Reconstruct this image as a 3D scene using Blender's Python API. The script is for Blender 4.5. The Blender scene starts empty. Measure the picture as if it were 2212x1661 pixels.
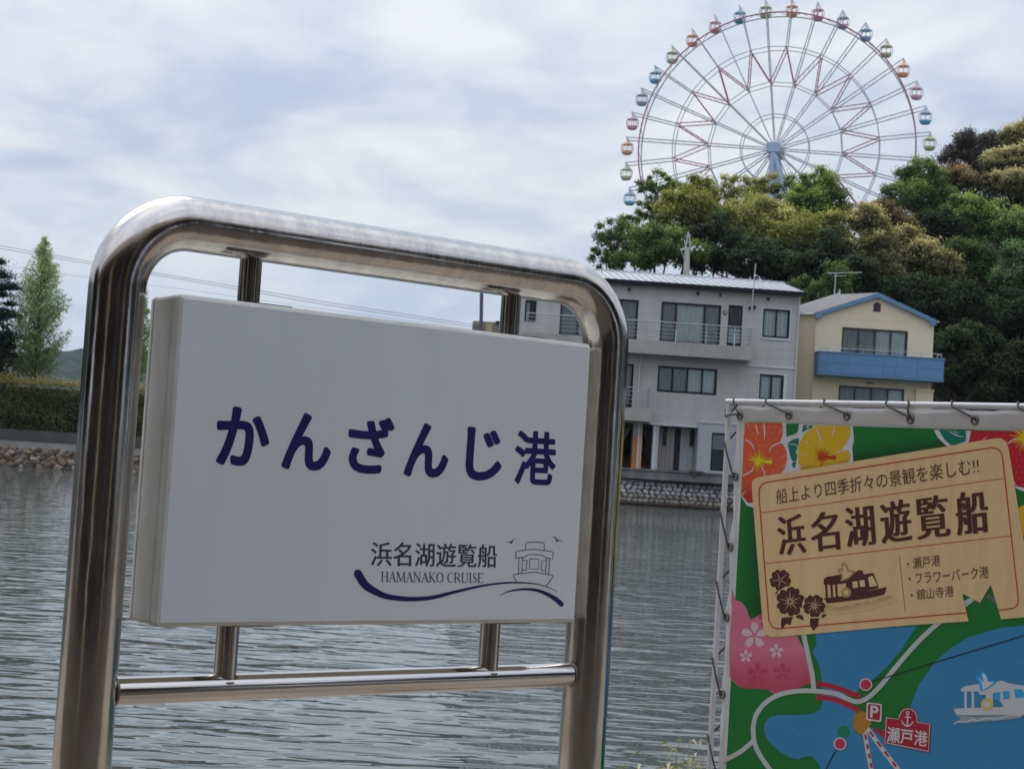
import bpy, math, random
import numpy as np
from mathutils import Vector, Matrix
random.seed(7); rng = np.random.default_rng(11)
sc = bpy.context.scene
R = math.radians

# ---------------------------------------------------------------- camera
FPX, EPX, SROLL = 3500.0, 176.0, .062          # lens length, horizon offset and roll, measured on a 2212 px wide view
PITCH, ROLL = math.atan(EPX/FPX), math.atan(SROLL)
F_ = np.array([0, math.cos(PITCH), math.sin(PITCH)]); U0 = np.array([0, -math.sin(PITCH), math.cos(PITCH)]); R0 = np.array([1., 0, 0])
RC = math.cos(ROLL)*R0+math.sin(ROLL)*U0; UC = -math.sin(ROLL)*R0+math.cos(ROLL)*U0
CAM = np.array([0, 0, 1.5])
cd = bpy.data.cameras.new('camera'); cam = bpy.data.objects.new('camera', cd); sc.collection.objects.link(cam)
cam.matrix_world = Matrix(((RC[0], UC[0], -F_[0], CAM[0]), (RC[1], UC[1], -F_[1], CAM[1]), (RC[2], UC[2], -F_[2], CAM[2]), (0, 0, 0, 1)))
cd.sensor_fit = 'HORIZONTAL'; cd.sensor_width = 36; cd.lens = FPX/2212*36
cd.clip_start = .1; cd.clip_end = 9000
cd.dof.use_dof = True; cd.dof.focus_distance = 3.9; cd.dof.aperture_fstop = 20
sc.camera = cam
# ---------------------------------------------------------------- sky and sun
SUN_EL, SUN_AZ = R(52), R(-35)                 # veiled sun, high beyond the lake, to the left
w = bpy.data.worlds.new('World'); sc.world = w; w.use_nodes = True
nt = w.node_tree; N = nt.nodes; L = nt.links; N.clear()
def nn(t, **k):
    n = N.new(t)
    for a, b in k.items(): setattr(n, a, b)
    return n
out = nn('ShaderNodeOutputWorld'); sky = nn('ShaderNodeTexSky', sky_type='NISHITA'); sky.sun_disc = False
sky.sun_elevation = SUN_EL; sky.sun_rotation = SUN_AZ; sky.air_density = 1.3; sky.dust_density = 2.0
bg1 = nn('ShaderNodeBackground'); bg1.inputs[1].default_value = .10; L.new(sky.outputs[0], bg1.inputs[0])
bg2 = nn('ShaderNodeBackground'); bg2.inputs[1].default_value = 1.0
tc = nn('ShaderNodeTexCoord'); sep = nn('ShaderNodeSeparateXYZ'); L.new(tc.outputs['Generated'], sep.inputs[0])
def mth(op, a, b=None):
    m = nn('ShaderNodeMath', operation=op)
    for i, v in enumerate((a, b)):
        if v is None: continue
        if isinstance(v, (int, float)): m.inputs[i].default_value = v
        else: L.new(v, m.inputs[i])
    return m.outputs[0]
zz = mth('ADD', mth('MAXIMUM', sep.outputs[2], 0.0), .16)
cx = mth('DIVIDE', sep.outputs[0], zz); cy = mth('DIVIDE', sep.outputs[1], zz)
comb = nn('ShaderNodeCombineXYZ'); L.new(cx, comb.inputs[0]); L.new(mth('MULTIPLY', cy, .8), comb.inputs[1])
def noise(scale, det, rough, dist, off):
    mp = nn('ShaderNodeMapping'); mp.inputs['Location'].default_value = off; mp.inputs['Rotation'].default_value = (0, 0, .35)
    L.new(comb.outputs[0], mp.inputs[0])
    n = nn('ShaderNodeTexNoise'); n.inputs['Scale'].default_value = scale; n.inputs['Detail'].default_value = det
    n.inputs['Roughness'].default_value = rough; n.inputs['Distortion'].default_value = dist
    L.new(mp.outputs[0], n.inputs['Vector']); return n.outputs['Fac']
n1 = noise(1.9, 4, .50, .6, (5.1, 2.7, 0)); n2 = noise(5.5, 4, .55, .8, (8, 5, 1))
nsum = mth('ADD', mth('MULTIPLY', n1, .78), mth('MULTIPLY', n2, .22))
rp = nn('ShaderNodeValToRGB'); L.new(nsum, rp.inputs[0]); el = rp.color_ramp.elements
rp.color_ramp.interpolation = 'B_SPLINE'
el[0].position = .38; el[0].color = (.395, .465, .61, 1); el[1].position = .61; el[1].color = (.75, .755, .785, 1)
e_ = el.new(.49); e_.color = (.54, .60, .70, 1)
# towards the horizon the veil thins to a plain blue-grey
hz = nn('ShaderNodeMapRange'); hz.inputs[1].default_value = .02; hz.inputs[2].default_value = .17; L.new(sep.outputs[2], hz.inputs[0])
mixc = nn('ShaderNodeMixRGB'); L.new(hz.outputs[0], mixc.inputs[0]); mixc.inputs[1].default_value = (.43, .53, .70, 1); L.new(rp.outputs[0], mixc.inputs[2])
L.new(mixc.outputs[0], bg2.inputs[0])
zq = mth('MAXIMUM', sep.outputs[2], 0.0); L.new(mth('ADD', mth('MULTIPLY', mth('MULTIPLY', zq, zq), 1.1), .93), bg2.inputs[1])   # an overcast sky is brighter overhead
ms = nn('ShaderNodeMixShader'); ms.inputs[0].default_value = .90
L.new(bg1.outputs[0], ms.inputs[1]); L.new(bg2.outputs[0], ms.inputs[2]); L.new(ms.outputs[0], out.inputs[0])
sl = bpy.data.lights.new('sun', 'SUN'); sl.energy = 1.1; sl.angle = R(40); sl.color = (1, .96, .9)
so = bpy.data.objects.new('sun', sl); sc.collection.objects.link(so)
sd = Vector((math.cos(SUN_EL)*math.sin(SUN_AZ), math.cos(SUN_EL)*math.cos(SUN_AZ), math.sin(SUN_EL)))
so.rotation_euler = (-sd).to_track_quat('-Z', 'Y').to_euler(); so.location = (0, 0, 60)
vs = sc.view_settings; vs.view_transform = 'Standard'; vs.look = 'None'; vs.exposure = .3; vs.gamma = 1; vs.use_curve_mapping = False
sc.render.engine = 'CYCLES'; sc.cycles.use_denoising = True
sc.cycles.max_bounces = 7; sc.cycles.transparent_max_bounces = 8; sc.cycles.caustics_reflective = False; sc.cycles.caustics_refractive = False
sc.cycles.volume_bounces = 0

# ---------------------------------------------------------------- helpers: measuring
def ray(x, y): return F_*FPX+RC*(x-1106)+UC*(830.5-y)
def at(x, y, Y):
    d = ray(x, y); return Vector(CAM+d*(Y/d[1]))
class Frame:
    """an upright plane standing in the scene: x along it, y away from the viewer, z up"""
    def __init__(s, x, y, Y, az):
        p = at(x, y, Y); a = R(az)
        s.o = np.array([p[0], p[1], 0.]); s.D = np.array([math.cos(a), math.sin(a), 0]); s.N = np.array([s.D[1], -s.D[0], 0])
        s.M = Matrix.Translation(Vector(s.o)) @ Matrix.Rotation(a, 4, 'Z')
    def uv(s, x, y, out=0):
        d = ray(x, y); o = s.o+s.N*out; t = ((o-CAM)@s.N)/(d@s.N); P = CAM+d*t
        return float((P-s.o)@s.D), float(P[2])
I4 = Matrix.Identity(4)
# ---------------------------------------------------------------- helpers: materials
MATS = {}
def mat(name, col, rough=.7, metal=0, var=0, vscale=3, bump=0, bscale=20, stretch=(1, 1, 1), spec=.4, attr=False, transl=0, var2=None, rvar=0):
    if name in MATS: return MATS[name]
    m = bpy.data.materials.new(name); m.use_nodes = True; t = m.node_tree; nd = t.nodes; lk = t.links
    b = nd['Principled BSDF']; o = nd['Material Output']
    b.inputs['Roughness'].default_value = rough; b.inputs['Metallic'].default_value = metal; b.inputs['Specular IOR Level'].default_value = spec
    tcn = nd.new('ShaderNodeTexCoord'); mp = nd.new('ShaderNodeMapping'); mp.inputs['Scale'].default_value = stretch
    lk.new(tcn.outputs['Object'], mp.inputs[0])
    csock = None
    if attr:
        an = nd.new('ShaderNodeAttribute'); an.attribute_name = 'tint'; csock = an.outputs['Color']
    if var:
        n = nd.new('ShaderNodeTexNoise'); n.inputs['Scale'].default_value = vscale; n.inputs['Detail'].default_value = 6; n.inputs['Roughness'].default_value = .62
        lk.new(mp.outputs[0], n.inputs['Vector'])
        r_ = nd.new('ShaderNodeValToRGB'); lk.new(n.outputs['Fac'], r_.inputs[0])
        c2 = var2 or tuple(c*(1-var) for c in col)
        r_.color_ramp.elements[0].position = .3; r_.color_ramp.elements[1].position = .7
        if attr:
            r_.color_ramp.elements[0].color = (1-var,)*3+(1,); r_.color_ramp.elements[1].color = (1, 1, 1, 1)
            mm = nd.new('ShaderNodeMixRGB'); mm.blend_type = 'MULTIPLY'; mm.inputs[0].default_value = 1
            lk.new(csock, mm.inputs[1]); lk.new(r_.outputs[0], mm.inputs[2]); csock = mm.outputs[0]
        else:
            r_.color_ramp.elements[0].color = (*c2, 1); r_.color_ramp.elements[1].color = (*col, 1); csock = r_.outputs[0]
    if rvar:
        n3 = nd.new('ShaderNodeTexNoise'); n3.inputs['Scale'].default_value = bscale; n3.inputs['Detail'].default_value = 4; lk.new(mp.outputs[0], n3.inputs['Vector'])
        mr = nd.new('ShaderNodeMapRange'); mr.inputs[1].default_value = .3; mr.inputs[2].default_value = .7; mr.inputs[3].default_value = rough; mr.inputs[4].default_value = rough+rvar
        lk.new(n3.outputs['Fac'], mr.inputs[0]); lk.new(mr.outputs[0], b.inputs['Roughness'])
    if csock is None: b.inputs['Base Color'].default_value = (*col, 1)
    else: lk.new(csock, b.inputs['Base Color'])
    if bump:
        n2 = nd.new('ShaderNodeTexNoise'); n2.inputs['Scale'].default_value = bscale; n2.inputs['Detail'].default_value = 5
        lk.new(mp.outputs[0], n2.inputs['Vector']); bp = nd.new('ShaderNodeBump'); bp.inputs['Strength'].default_value = .6; bp.inputs['Distance'].default_value = bump
        lk.new(n2.outputs['Fac'], bp.inputs['Height']); lk.new(bp.outputs[0], b.inputs['Normal'])
    if transl:
        tr = nd.new('ShaderNodeBsdfTranslucent'); mx = nd.new('ShaderNodeMixShader'); mx.inputs[0].default_value = transl
        if csock is None: tr.inputs[0].default_value = (*col, 1)
        else: lk.new(csock, tr.inputs[0])
        lk.new(b.outputs[0], mx.inputs[1]); lk.new(tr.outputs[0], mx.inputs[2]); lk.new(mx.outputs[0], o.inputs[0])
    MATS[name] = m; return m
def glassmat(name='window_glass', tint=(.9, .93, .93)):
    m = bpy.data.materials.new(name); m.use_nodes = True; t = m.node_tree; nd = t.nodes; lk = t.links; nd.remove(nd['Principled BSDF'])
    fr = nd.new('ShaderNodeFresnel'); fr.inputs[0].default_value = 1.35; tr = nd.new('ShaderNodeBsdfTransparent'); tr.inputs[0].default_value = (*tint, 1)
    gl = nd.new('ShaderNodeBsdfGlossy'); gl.inputs['Roughness'].default_value = .03; mx = nd.new('ShaderNodeMixShader')
    lk.new(fr.outputs[0], mx.inputs[0]); lk.new(tr.outputs[0], mx.inputs[1]); lk.new(gl.outputs[0], mx.inputs[2]); lk.new(mx.outputs[0], nd['Material Output'].inputs[0])
    MATS[name] = m; return m
# ---------------------------------------------------------------- helpers: meshes
WM = {}                                             # world matrix of each empty / part
class MB:
    def __init__(s, frame=None): s.v = []; s.f = []; s.c = []; s.mi = []; s.sm = []; s.fr = frame.M if isinstance(frame, Frame) else (frame or I4); s.col = None; s.m = 0; s.smooth = False
    def add(s, vs, fs, cols=None):
        n = len(s.v); s.v += [tuple(map(float, a)) for a in vs]
        s.f += [tuple(i+n for i in f) for f in fs]; s.mi += [s.m]*len(fs); s.sm += [s.smooth]*len(fs)
        if cols is None: cols = [s.col or (1, 1, 1)]*len(vs)
        s.c += cols
    def box(s, x0, x1, y0, y1, z0, z1):
        s.add([(x0, y0, z0), (x1, y0, z0), (x1, y1, z0), (x0, y1, z0), (x0, y0, z1), (x1, y0, z1), (x1, y1, z1), (x0, y1, z1)],
              [(0, 3, 2, 1), (4, 5, 6, 7), (0, 1, 5, 4), (1, 2, 6, 5), (2, 3, 7, 6), (3, 0, 4, 7)])
    def prism(s, pts, dv):                         # polygon pts (3-d) pushed along dv
        n = len(pts); dv = Vector(dv); b = [Vector(p)+dv for p in pts]
        s.add([*map(Vector, pts), *b], [tuple(range(n))[::-1], tuple(range(n, 2*n))]+[(i, (i+1) % n, n+(i+1) % n, n+i) for i in range(n)])
    def tube(s, pts, r, n=8, caps=True, closed=False):
        pts = [Vector(p) for p in pts]; k = len(pts); rs = r if isinstance(r, (list, tuple)) else [r]*k
        old = s.smooth; s.smooth = n > 5; V = []; up = None
        for i, p in enumerate(pts):
            if closed: t = (pts[(i+1) % k]-pts[i-1]).normalized()
            else: t = ((pts[min(i+1, k-1)]-p).normalized()+(p-pts[max(i-1, 0)]).normalized()).normalized()
            if up is None:
                a = Vector((0, 0, 1)) if abs(t.z) < .9 else Vector((1, 0, 0)); up = t.cross(a).normalized()
            else: up = (up-t*up.dot(t)).normalized()
            q = t.cross(up)
            for j in range(n):
                an = 2*math.pi*j/n; V.append(p+(up*math.cos(an)+q*math.sin(an))*rs[i])
        Fc = [(i*n+j, i*n+(j+1) % n, (i+1)*n+(j+1) % n, (i+1)*n+j) for i in range(k-1) for j in range(n)]
        if closed: Fc += [((k-1)*n+j, (k-1)*n+(j+1) % n, (j+1) % n, j) for j in range(n)]
        s.add(V, Fc)
        if caps and not closed:
            s.smooth = False; s.add(V[:n], [tuple(range(n))[::-1]]); s.add(V[-n:], [tuple(range(n))])
        s.smooth = old
    def lathe(s, prof, c=(0, 0, 0), n=16, axis='z'):
        old = s.smooth; s.smooth = True; V = []
        for r, h in prof:
            for j in range(n):
                a = 2*math.pi*j/n; x, y = r*math.cos(a), r*math.sin(a)
                V.append((c[0]+x, c[1]+y, c[2]+h) if axis == 'z' else (c[0]+x, c[1]+h, c[2]+y))
        k = len(prof); s.add(V, [(i*n+j, i*n+(j+1) % n, (i+1)*n+(j+1) % n, (i+1)*n+j) for i in range(k-1) for j in range(n)]); s.smooth = old
    def build(s, name, mats, parent=None, label=None, world_to=None, bevel=0):
        me = bpy.data.meshes.new(name); M = s.fr
        if parent is not None: M = WM[parent.name].inverted() @ M
        co = np.array(s.v, dtype=float).reshape(-1, 3); A = np.array(M)
        co = co @ A[:3, :3].T+A[:3, 3]
        me.from_pydata(co.tolist(), [], s.f)
        mats = mats if isinstance(mats, (list, tuple)) else [mats]
        for m in mats: me.materials.append(m)
        me.polygons.foreach_set('material_index', s.mi); me.polygons.foreach_set('use_smooth', s.sm)
        if s.col is not None or any(c != (1, 1, 1) for c in s.c[:1]+s.c[-1:]):
            ca = me.color_attributes.new('tint', 'FLOAT_COLOR', 'POINT'); ca.data.foreach_set('color', np.array([(*c, 1) for c in s.c], dtype=np.float32).ravel())
        me.update()
        o = bpy.data.objects.new(name, me); sc.collection.objects.link(o)
        if parent is not None: o.parent = parent; WM[o.name] = WM[parent.name]
        else: WM[o.name] = I4
        if label: o['label'] = label
        if bevel:
            b = o.modifiers.new('bevel', 'BEVEL'); b.width = bevel; b.segments = 2; b.limit_method = 'ANGLE'
        return o
def tag(o, label=None, cat=None, group=None, kind=None):
    if label: o['label'] = label
    if cat: o['category'] = cat
    if group: o['group'] = group
    if kind: o['kind'] = kind
    return o
def thing(name, label, cat, loc, rz=0, group=None):
    o = bpy.data.objects.new(name, None); sc.collection.objects.link(o); o.location = loc; o.rotation_euler = (0, 0, rz)
    WM[o.name] = Matrix.Translation(Vector(loc)) @ Matrix.Rotation(rz, 4, 'Z'); o.empty_display_size = .3
    return tag(o, label, cat, group)
def wall_holes(b, u0, u1, z0, z1, y, t, holes):
    """a wall sheet with openings and reveals; y is its front face, t its thickness"""
    us = sorted({u0, u1, *[h[0] for h in holes], *[h[1] for h in holes]}); zs = sorted({z0, z1, *[h[2] for h in holes], *[h[3] for h in holes]})
    us = [a for a in us if u0 <= a <= u1]; zs = [a for a in zs if z0 <= a <= z1]
    for i in range(len(us)-1):
        for j in range(len(zs)-1):
            um, zm = (us[i]+us[i+1])/2, (zs[j]+zs[j+1])/2
            if any(h[0] < um < h[1] and h[2] < zm < h[3] for h in holes): continue
            b.add([(us[i], y, zs[j]), (us[i+1], y, zs[j]), (us[i+1], y, zs[j+1]), (us[i], y, zs[j+1])], [(0, 1, 2, 3)])
    for a, c, d, e in holes:
        b.add([(a, y, d), (a, y+t, d), (a, y+t, e), (a, y, e)], [(0, 1, 2, 3)]); b.add([(c, y, d), (c, y+t, d), (c, y+t, e), (c, y, e)], [(3, 2, 1, 0)])
        b.add([(a, y, d), (c, y, d), (c, y+t, d), (a, y+t, d)], [(0, 1, 2, 3)]); b.add([(a, y, e), (c, y, e), (c, y+t, e), (a, y+t, e)], [(3, 2, 1, 0)])

# ---------------------------------------------------------------- materials
steel = mat('stainless_steel', (.66, .62, .58), .09, 1, bump=.0016, bscale=5, stretch=(5, 5, 1.3), rvar=.13, var=.3, vscale=7)
steel_h = mat('stainless_steel_rail', (.62, .59, .56), .07, 1, bump=.00025, bscale=9, stretch=(.6, 8, 8), rvar=.12)
M_board = mat('board_acrylic', (.83, .855, .885), .30, var=.05, vscale=5, stretch=(1.5, 1.5, .35), spec=.3, rvar=.12, bscale=14)
M_side = mat('board_side', (.86, .85, .80), .45, var=.25, vscale=14, stretch=(2, 2, 1), var2=(.72, .70, .62), bump=.001, bscale=40)
M_navy = mat('navy_print', (.018, .014, .13), .35)
M_navy2 = mat('dark_ink', (.05, .05, .11), .4)
M_print = mat('printed_vinyl', (1, 1, 1), .40, attr=True, spec=.35, bump=.012, bscale=4, var=.07, vscale=7)
M_fabric = mat('white_vinyl', (.66, .655, .64), .5, var=.15, vscale=9, bump=.004, bscale=6)
M_pipe = mat('white_pipe', (.62, .62, .62), .3, var=.12, vscale=20)
M_cord = mat('elastic_cord', (.075, .065, .058), .8, bump=.001, bscale=200)
M_eye = mat('eyelet_metal', (.16, .15, .14), .4, .8)
M_conc = mat('concrete', (.27, .265, .25), .9, var=.3, vscale=.9, bump=.01, bscale=9)
M_conc_d = mat('dark_concrete', (.11, .105, .10), .9, var=.35, vscale=.8, bump=.01, bscale=8)
M_rock = mat('granite_rock', (1, 1, 1), .9, attr=True, var=.5, vscale=2.5, bump=.05, bscale=6)
M_stone = mat('pale_stone', (1, 1, 1), .85, attr=True, var=.35, vscale=6, bump=.02, bscale=14)
M_mortar = mat('mortar', (.09, .09, .09), .95, var=.4, vscale=3)
M_grey = mat('grey_siding', (.55, .53, .495), .75, var=.20, vscale=1.3, stretch=(1.2, 1, .35))
M_grey2 = mat('grey_render', (.46, .47, .48), .8, var=.18, vscale=.8)
M_slab = mat('balcony_render', (.45, .43, .385), .85, var=.22, vscale=1.6, stretch=(1, 1, .4))
M_roof = mat('pale_metal_roof', (.54, .55, .58), .45, .0, var=.08, vscale=1.2)
M_black = mat('dark_aluminium', (.010, .010, .012), .45, spec=.2)
M_curt = mat('white_curtain', (.85, .88, .88), .9, var=.08, vscale=2)
M_curt2 = mat('grey_curtain', (.42, .42, .42), .9, var=.1, vscale=2)
M_dark = mat('dark_interior', (.03, .03, .035), .9)
M_railm = mat('pale_rail', (.50, .51, .52), .4, .3)
M_white = mat('white_paint', (.66, .67, .68), .5, var=.12, vscale=3)
M_cream = mat('cream_siding', (.84, .71, .49), .75, var=.08, vscale=.8)
M_blue = mat('blue_fascia', (.13, .28, .48), .55, var=.12, vscale=1.2)
M_tile = mat('grey_slate', (.30, .30, .30), .8, var=.3, vscale=6)
M_plum = mat('plum_frame', (.05, .03, .045), .5)
M_bark = mat('bark', (.085, .07, .055), .95, var=.4, vscale=4, bump=.02, bscale=12)
M_leaf = mat('leaves', (1, 1, 1), .6, attr=True, transl=.28, spec=.25)
M_needle = mat('needles', (1, 1, 1), .6, attr=True, transl=.35, spec=.2)
M_wsteel = mat('wheel_grey_steel', (.52, .54, .59), .5)
M_wred = mat('wheel_red_steel', (.42, .11, .16), .5)
M_wblue = mat('wheel_blue_steel', (.38, .50, .62), .5)
glass = glassmat()

# ---------------------------------------------------------------- water, ground, terrain
def water():
    m = bpy.data.materials.new('lake_water'); m.use_nodes = True; t = m.node_tree; nd = t.nodes; lk = t.links; b = nd['Principled BSDF']
    b.inputs['Base Color'].default_value = (.064, .082, .078, 1); b.inputs['Roughness'].default_value = .02; b.inputs['IOR'].default_value = 1.42
    tcn = nd.new('ShaderNodeTexCoord'); prev = None
    for sc_, st, dist, rot, det in ((.7, (.8, 1.5, 1), .040, .25, 1), (2.5, (.7, 1.6, 1), .042, -.10, 1), (5.5, (.7, 1.5, 1), .0085, .2, 1)):
        mp = nd.new('ShaderNodeMapping'); mp.inputs['Scale'].default_value = st; mp.inputs['Rotation'].default_value = (0, 0, rot); lk.new(tcn.outputs['Object'], mp.inputs[0])
        n = nd.new('ShaderNodeTexNoise'); n.inputs['Scale'].default_value = sc_; n.inputs['Detail'].default_value = det; n.inputs['Roughness'].default_value = .5; n.inputs['Distortion'].default_value = .6
        lk.new(mp.outputs[0], n.inputs['Vector'])
        bp = nd.new('ShaderNodeBump'); bp.inputs['Strength'].default_value = 1; bp.inputs['Distance'].default_value = dist
        lk.new(n.outputs['Fac'], bp.inputs['Height'])
        if prev: lk.new(prev.outputs[0], bp.inputs['Normal'])
        prev = bp
    lk.new(prev.outputs[0], b.inputs['Normal']); return m
b = MB(); b.add([(-160, 5.45, 0), (160, 5.45, 0), (160, 79.5, 0), (-160, 79.5, 0)], [(0, 1, 2, 3)])
tag(b.build('water', water()), 'grey-green lake water with small ripples', kind='structure')
M_quay = mat('quay_paving', (.38, .325, .26), .9, var=.35, vscale=1.5, bump=.01, bscale=12)
b = MB(); b.box(-46, 40, -60, 2.3, -.6, .298); tag(b.build('pavement', mat('dark_paving', (.10, .085, .07), .9, var=.45, vscale=1.2)), 'dark worn paving behind the lakeside strip', kind='structure')
b = MB(); b.box(-46, 40, 2.3, 5.5, -.6, .3); tag(b.build('quay', M_quay), 'pale brown paved quay in front of the lake', kind='structure')
M_land = mat('land_ground', (.12, .10, .07), .95, var=.5, vscale=.3, var2=(.05, .07, .03))
b = MB(); b.add([(-2500, 79.3, 1.28), (2500, 79.3, 1.28), (2500, 6000, 1.28), (-2500, 6000, 1.28)], [(0, 1, 2, 3)])
tag(b.build('ground', M_land), 'low land beyond the lake', kind='structure')
def sstep(t): t = max(0., min(1., t)); return t*t*(3-2*t)
def hill_h(x, y): return 1.3+23*sstep((x-12)/26)*sstep((y-89)/36)+.4*math.sin(x*.4)*math.cos(y*.33)*sstep((y-90)/10)
b = MB(); b.smooth = True; nx, ny = 60, 50; V = []; Fc = []
for j in range(ny+1):
    for i in range(nx+1):
        x = -4+164*i/nx; y = 88+212*j/ny; V.append((x, y, hill_h(x, y)-.05*(j == 0)))
Fc = [(j*(nx+1)+i, j*(nx+1)+i+1, (j+1)*(nx+1)+i+1, (j+1)*(nx+1)+i) for j in range(ny) for i in range(nx)]
b.add(V, Fc); tag(b.build('wooded_slope', mat('forest_floor', (.05, .055, .03), .95, var=.5, vscale=.8, bump=.1, bscale=2)), 'slope under the trees behind the houses', kind='structure')
# far wooded hill on the left
b = MB(); b.smooth = True; V = []; nx, ny = 150, 46
for j in range(ny+1):
    for i in range(nx+1):
        x = -900+1000*i/nx; y = 620+330*j/ny
        q = sstep(j/ny*1.6); env = math.exp(-((x+178)/120)**2)*41+math.exp(-((x+420)/160)**2)*34+math.exp(-((x+10)/60)**2)*10
        lump = 2.1*math.sin(x*.21+y*.13)*math.sin(y*.17-x*.05)+1.5*math.sin(x*.47+1)*math.cos(y*.41)+rng.uniform(-1, 1)*2.0
        V.append((x, y, 1.2+q*env+lump*q*min(1, env/12)))
b.add(V, [(j*(nx+1)+i, j*(nx+1)+i+1, (j+1)*(nx+1)+i+1, (j+1)*(nx+1)+i) for j in range(ny) for i in range(nx)])
tag(b.build('hills', mat('far_forest', (.022, .062, .052), .95, var=.75, vscale=.16, bump=2.5, bscale=.22)), 'low wooded hill far across the lake', kind='structure')

# ---------------------------------------------------------------- far shore: walls, rocks, masonry
G = Frame(1500, 1020, 80, 3.2)
def pxX(x, y, Y): return at(x, y, Y).x
xm = -7.0                                           # where the rubble bank gives way to the masonry wall
t_ = thing('rock_revetment', 'bank of loose brown rocks at the waterline under the hedge', 'rock bank', (-18, 78.6, 0))
b = MB(); b.box(-60, xm, 79.0, 80.0, -.5, .9); b.build('core', M_conc_d, t_)
def rock_mesh(seed):
    r_ = random.Random(seed); V = []; Fc = []
    base = [(0, 0, 1), (0, 0, -1)]
    n = 7
    for z, rr in ((.62, .72), (0, 1), (-.6, .75)):
        for j in range(n): a = 2*math.pi*j/n+r_.uniform(-.25, .25); k = rr*r_.uniform(.8, 1.15); base.append((k*math.cos(a), k*math.sin(a), z+r_.uniform(-.18, .18)))
    Fc = [(0, 2+j, 2+(j+1) % n) for j in range(n)]+[(1, 2+2*n+(j+1) % n, 2+2*n+j) for j in range(n)]
    for q in (0, 1): Fc += [(2+q*n+j, 2+(q+1)*n+j, 2+(q+1)*n+(j+1) % n, 2+q*n+(j+1) % n) for j in range(n)]
    me = bpy.data.meshes.new('rock'); me.from_pydata(base, [], Fc); me.materials.append(None); return me, base
rock_cols = [(.24, .175, .125), (.28, .22, .165), (.17, .135, .105), (.33, .27, .21), (.14, .12, .105), (.26, .19, .12)]
rocks = []
for s_ in range(12):
    me, base = rock_mesh(s_); me.materials.clear(); me.materials.append(M_rock)
    ca = me.color_attributes.new('tint', 'FLOAT_COLOR', 'POINT'); c = rock_cols[s_ % 6]; ca.data.foreach_set('color', np.array([(*c, 1)]*len(base), dtype=np.float32).ravel()); rocks.append(me)
def put(me, name, parent, loc, scl, rot):
    o = bpy.data.objects.new(name, me); sc.collection.objects.link(o); o.parent = parent
    o.location = Vector(loc)-WM[parent.name].translation; o.scale = scl; o.rotation_euler = rot; return o
k = 0
for row in range(5):
    x = -27.5+random.uniform(0, .3)
    while x < -14.8:
        s_ = random.uniform(.2, .34)*(1.1 if row < 2 else .9)
        put(rocks[k % 12], 'rock', t_, (x, 78.55+row*.14+random.uniform(-.05, .05), .02+row*.20+random.uniform(-.04, .05)), (s_*random.uniform(.95, 1.3), s_*.9, s_*random.uniform(.62, .85)), (random.uniform(-.5, .5), random.uniform(-.5, .5), random.uniform(0, 6)))
        x += s_*random.uniform(1.35, 1.75); k += 1
b = MB(); b.col = (.3, .24, .18); b.smooth = False
for row in range(4):
    for xs in (np.arange(-60, -27.8, .55), np.arange(-14.6, xm-.2, .55)):
        for x in xs:
            n = len(b.v); s_ = random.uniform(.24, .36); c = random.choice(rock_cols); A = random.uniform(0, 6)
            P = [(x+random.uniform(-.1, .1)+s_*math.cos(A+a*1.05)*random.uniform(.8, 1.1), 78.6+row*.17+z*.02, .05+row*.24+s_*.75*math.sin(A+a*1.05)) for a in range(6) for z in (0,)]
            cen = (x, 78.35+row*.17, .05+row*.24); b.add([cen]+P, [(0, 1+(q+1) % 6, 1+q) for q in range(6)], [c]*7)
tag(b.build('rubble', M_rock, t_), kind='stuff')
t_ = thing('retaining_wall', 'low two-step concrete wall between the hedge and the brown rocks', 'wall', (-18, 80, .9))
b = MB(); b.box(-60, xm, 79.35, 80.6, .7, 1.27); b.build('lower_step', mat('light_concrete', (.36, .36, .33), .9, var=.25, vscale=1.2), t_)
b = MB()
b.box(-60, xm, 80.15, 80.6, 1.27, 1.80); b.build('upper_step', M_conc_d, t_)
# masonry revetment + parapet under the grey building (frame G)
u_l, u_r = G.uv(1120, 1060)[0]-2.0, 26.0
t_ = thing('sea_wall', 'pale grey cobblestone sea wall with concrete parapet below the grey building', 'sea wall', Vector(G.o)+Vector((0, -.4, 0)), R(3.2))
b = MB(G); b.add([(u_l, -.12, 1.15), (u_r, -.12, 1.15), (u_r, -.5, .13), (u_l, -.5, .13)], [(3, 2, 1, 0)]); b.box(u_l, u_r, -.1, .6, -.3, 1.15); b.build('mortar_bed', M_mortar, t_)
b = MB(G); b.box(u_l, u_r, -.14, .35, 1.16, 1.70); b.box(u_l, u_r, -.22, .35, 1.70, 1.78)
o = b.build('parapet', mat('parapet_concrete', (.25, .255, .25), .9, var=.45, vscale=1.1, stretch=(1.6, 1, .6), bump=.01, bscale=8), t_)
b = MB(G); b.box(u_l, u_r, -.62, -.1, .06, .135); b.build('ledge', mat('brown_ledge', (.16, .10, .075), .9, var=.4, vscale=2), t_)
b = MB(G); b.box(u_l, u_r, -.50, -.1, -.5, .06); b.build('footing', M_dark, t_)
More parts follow.
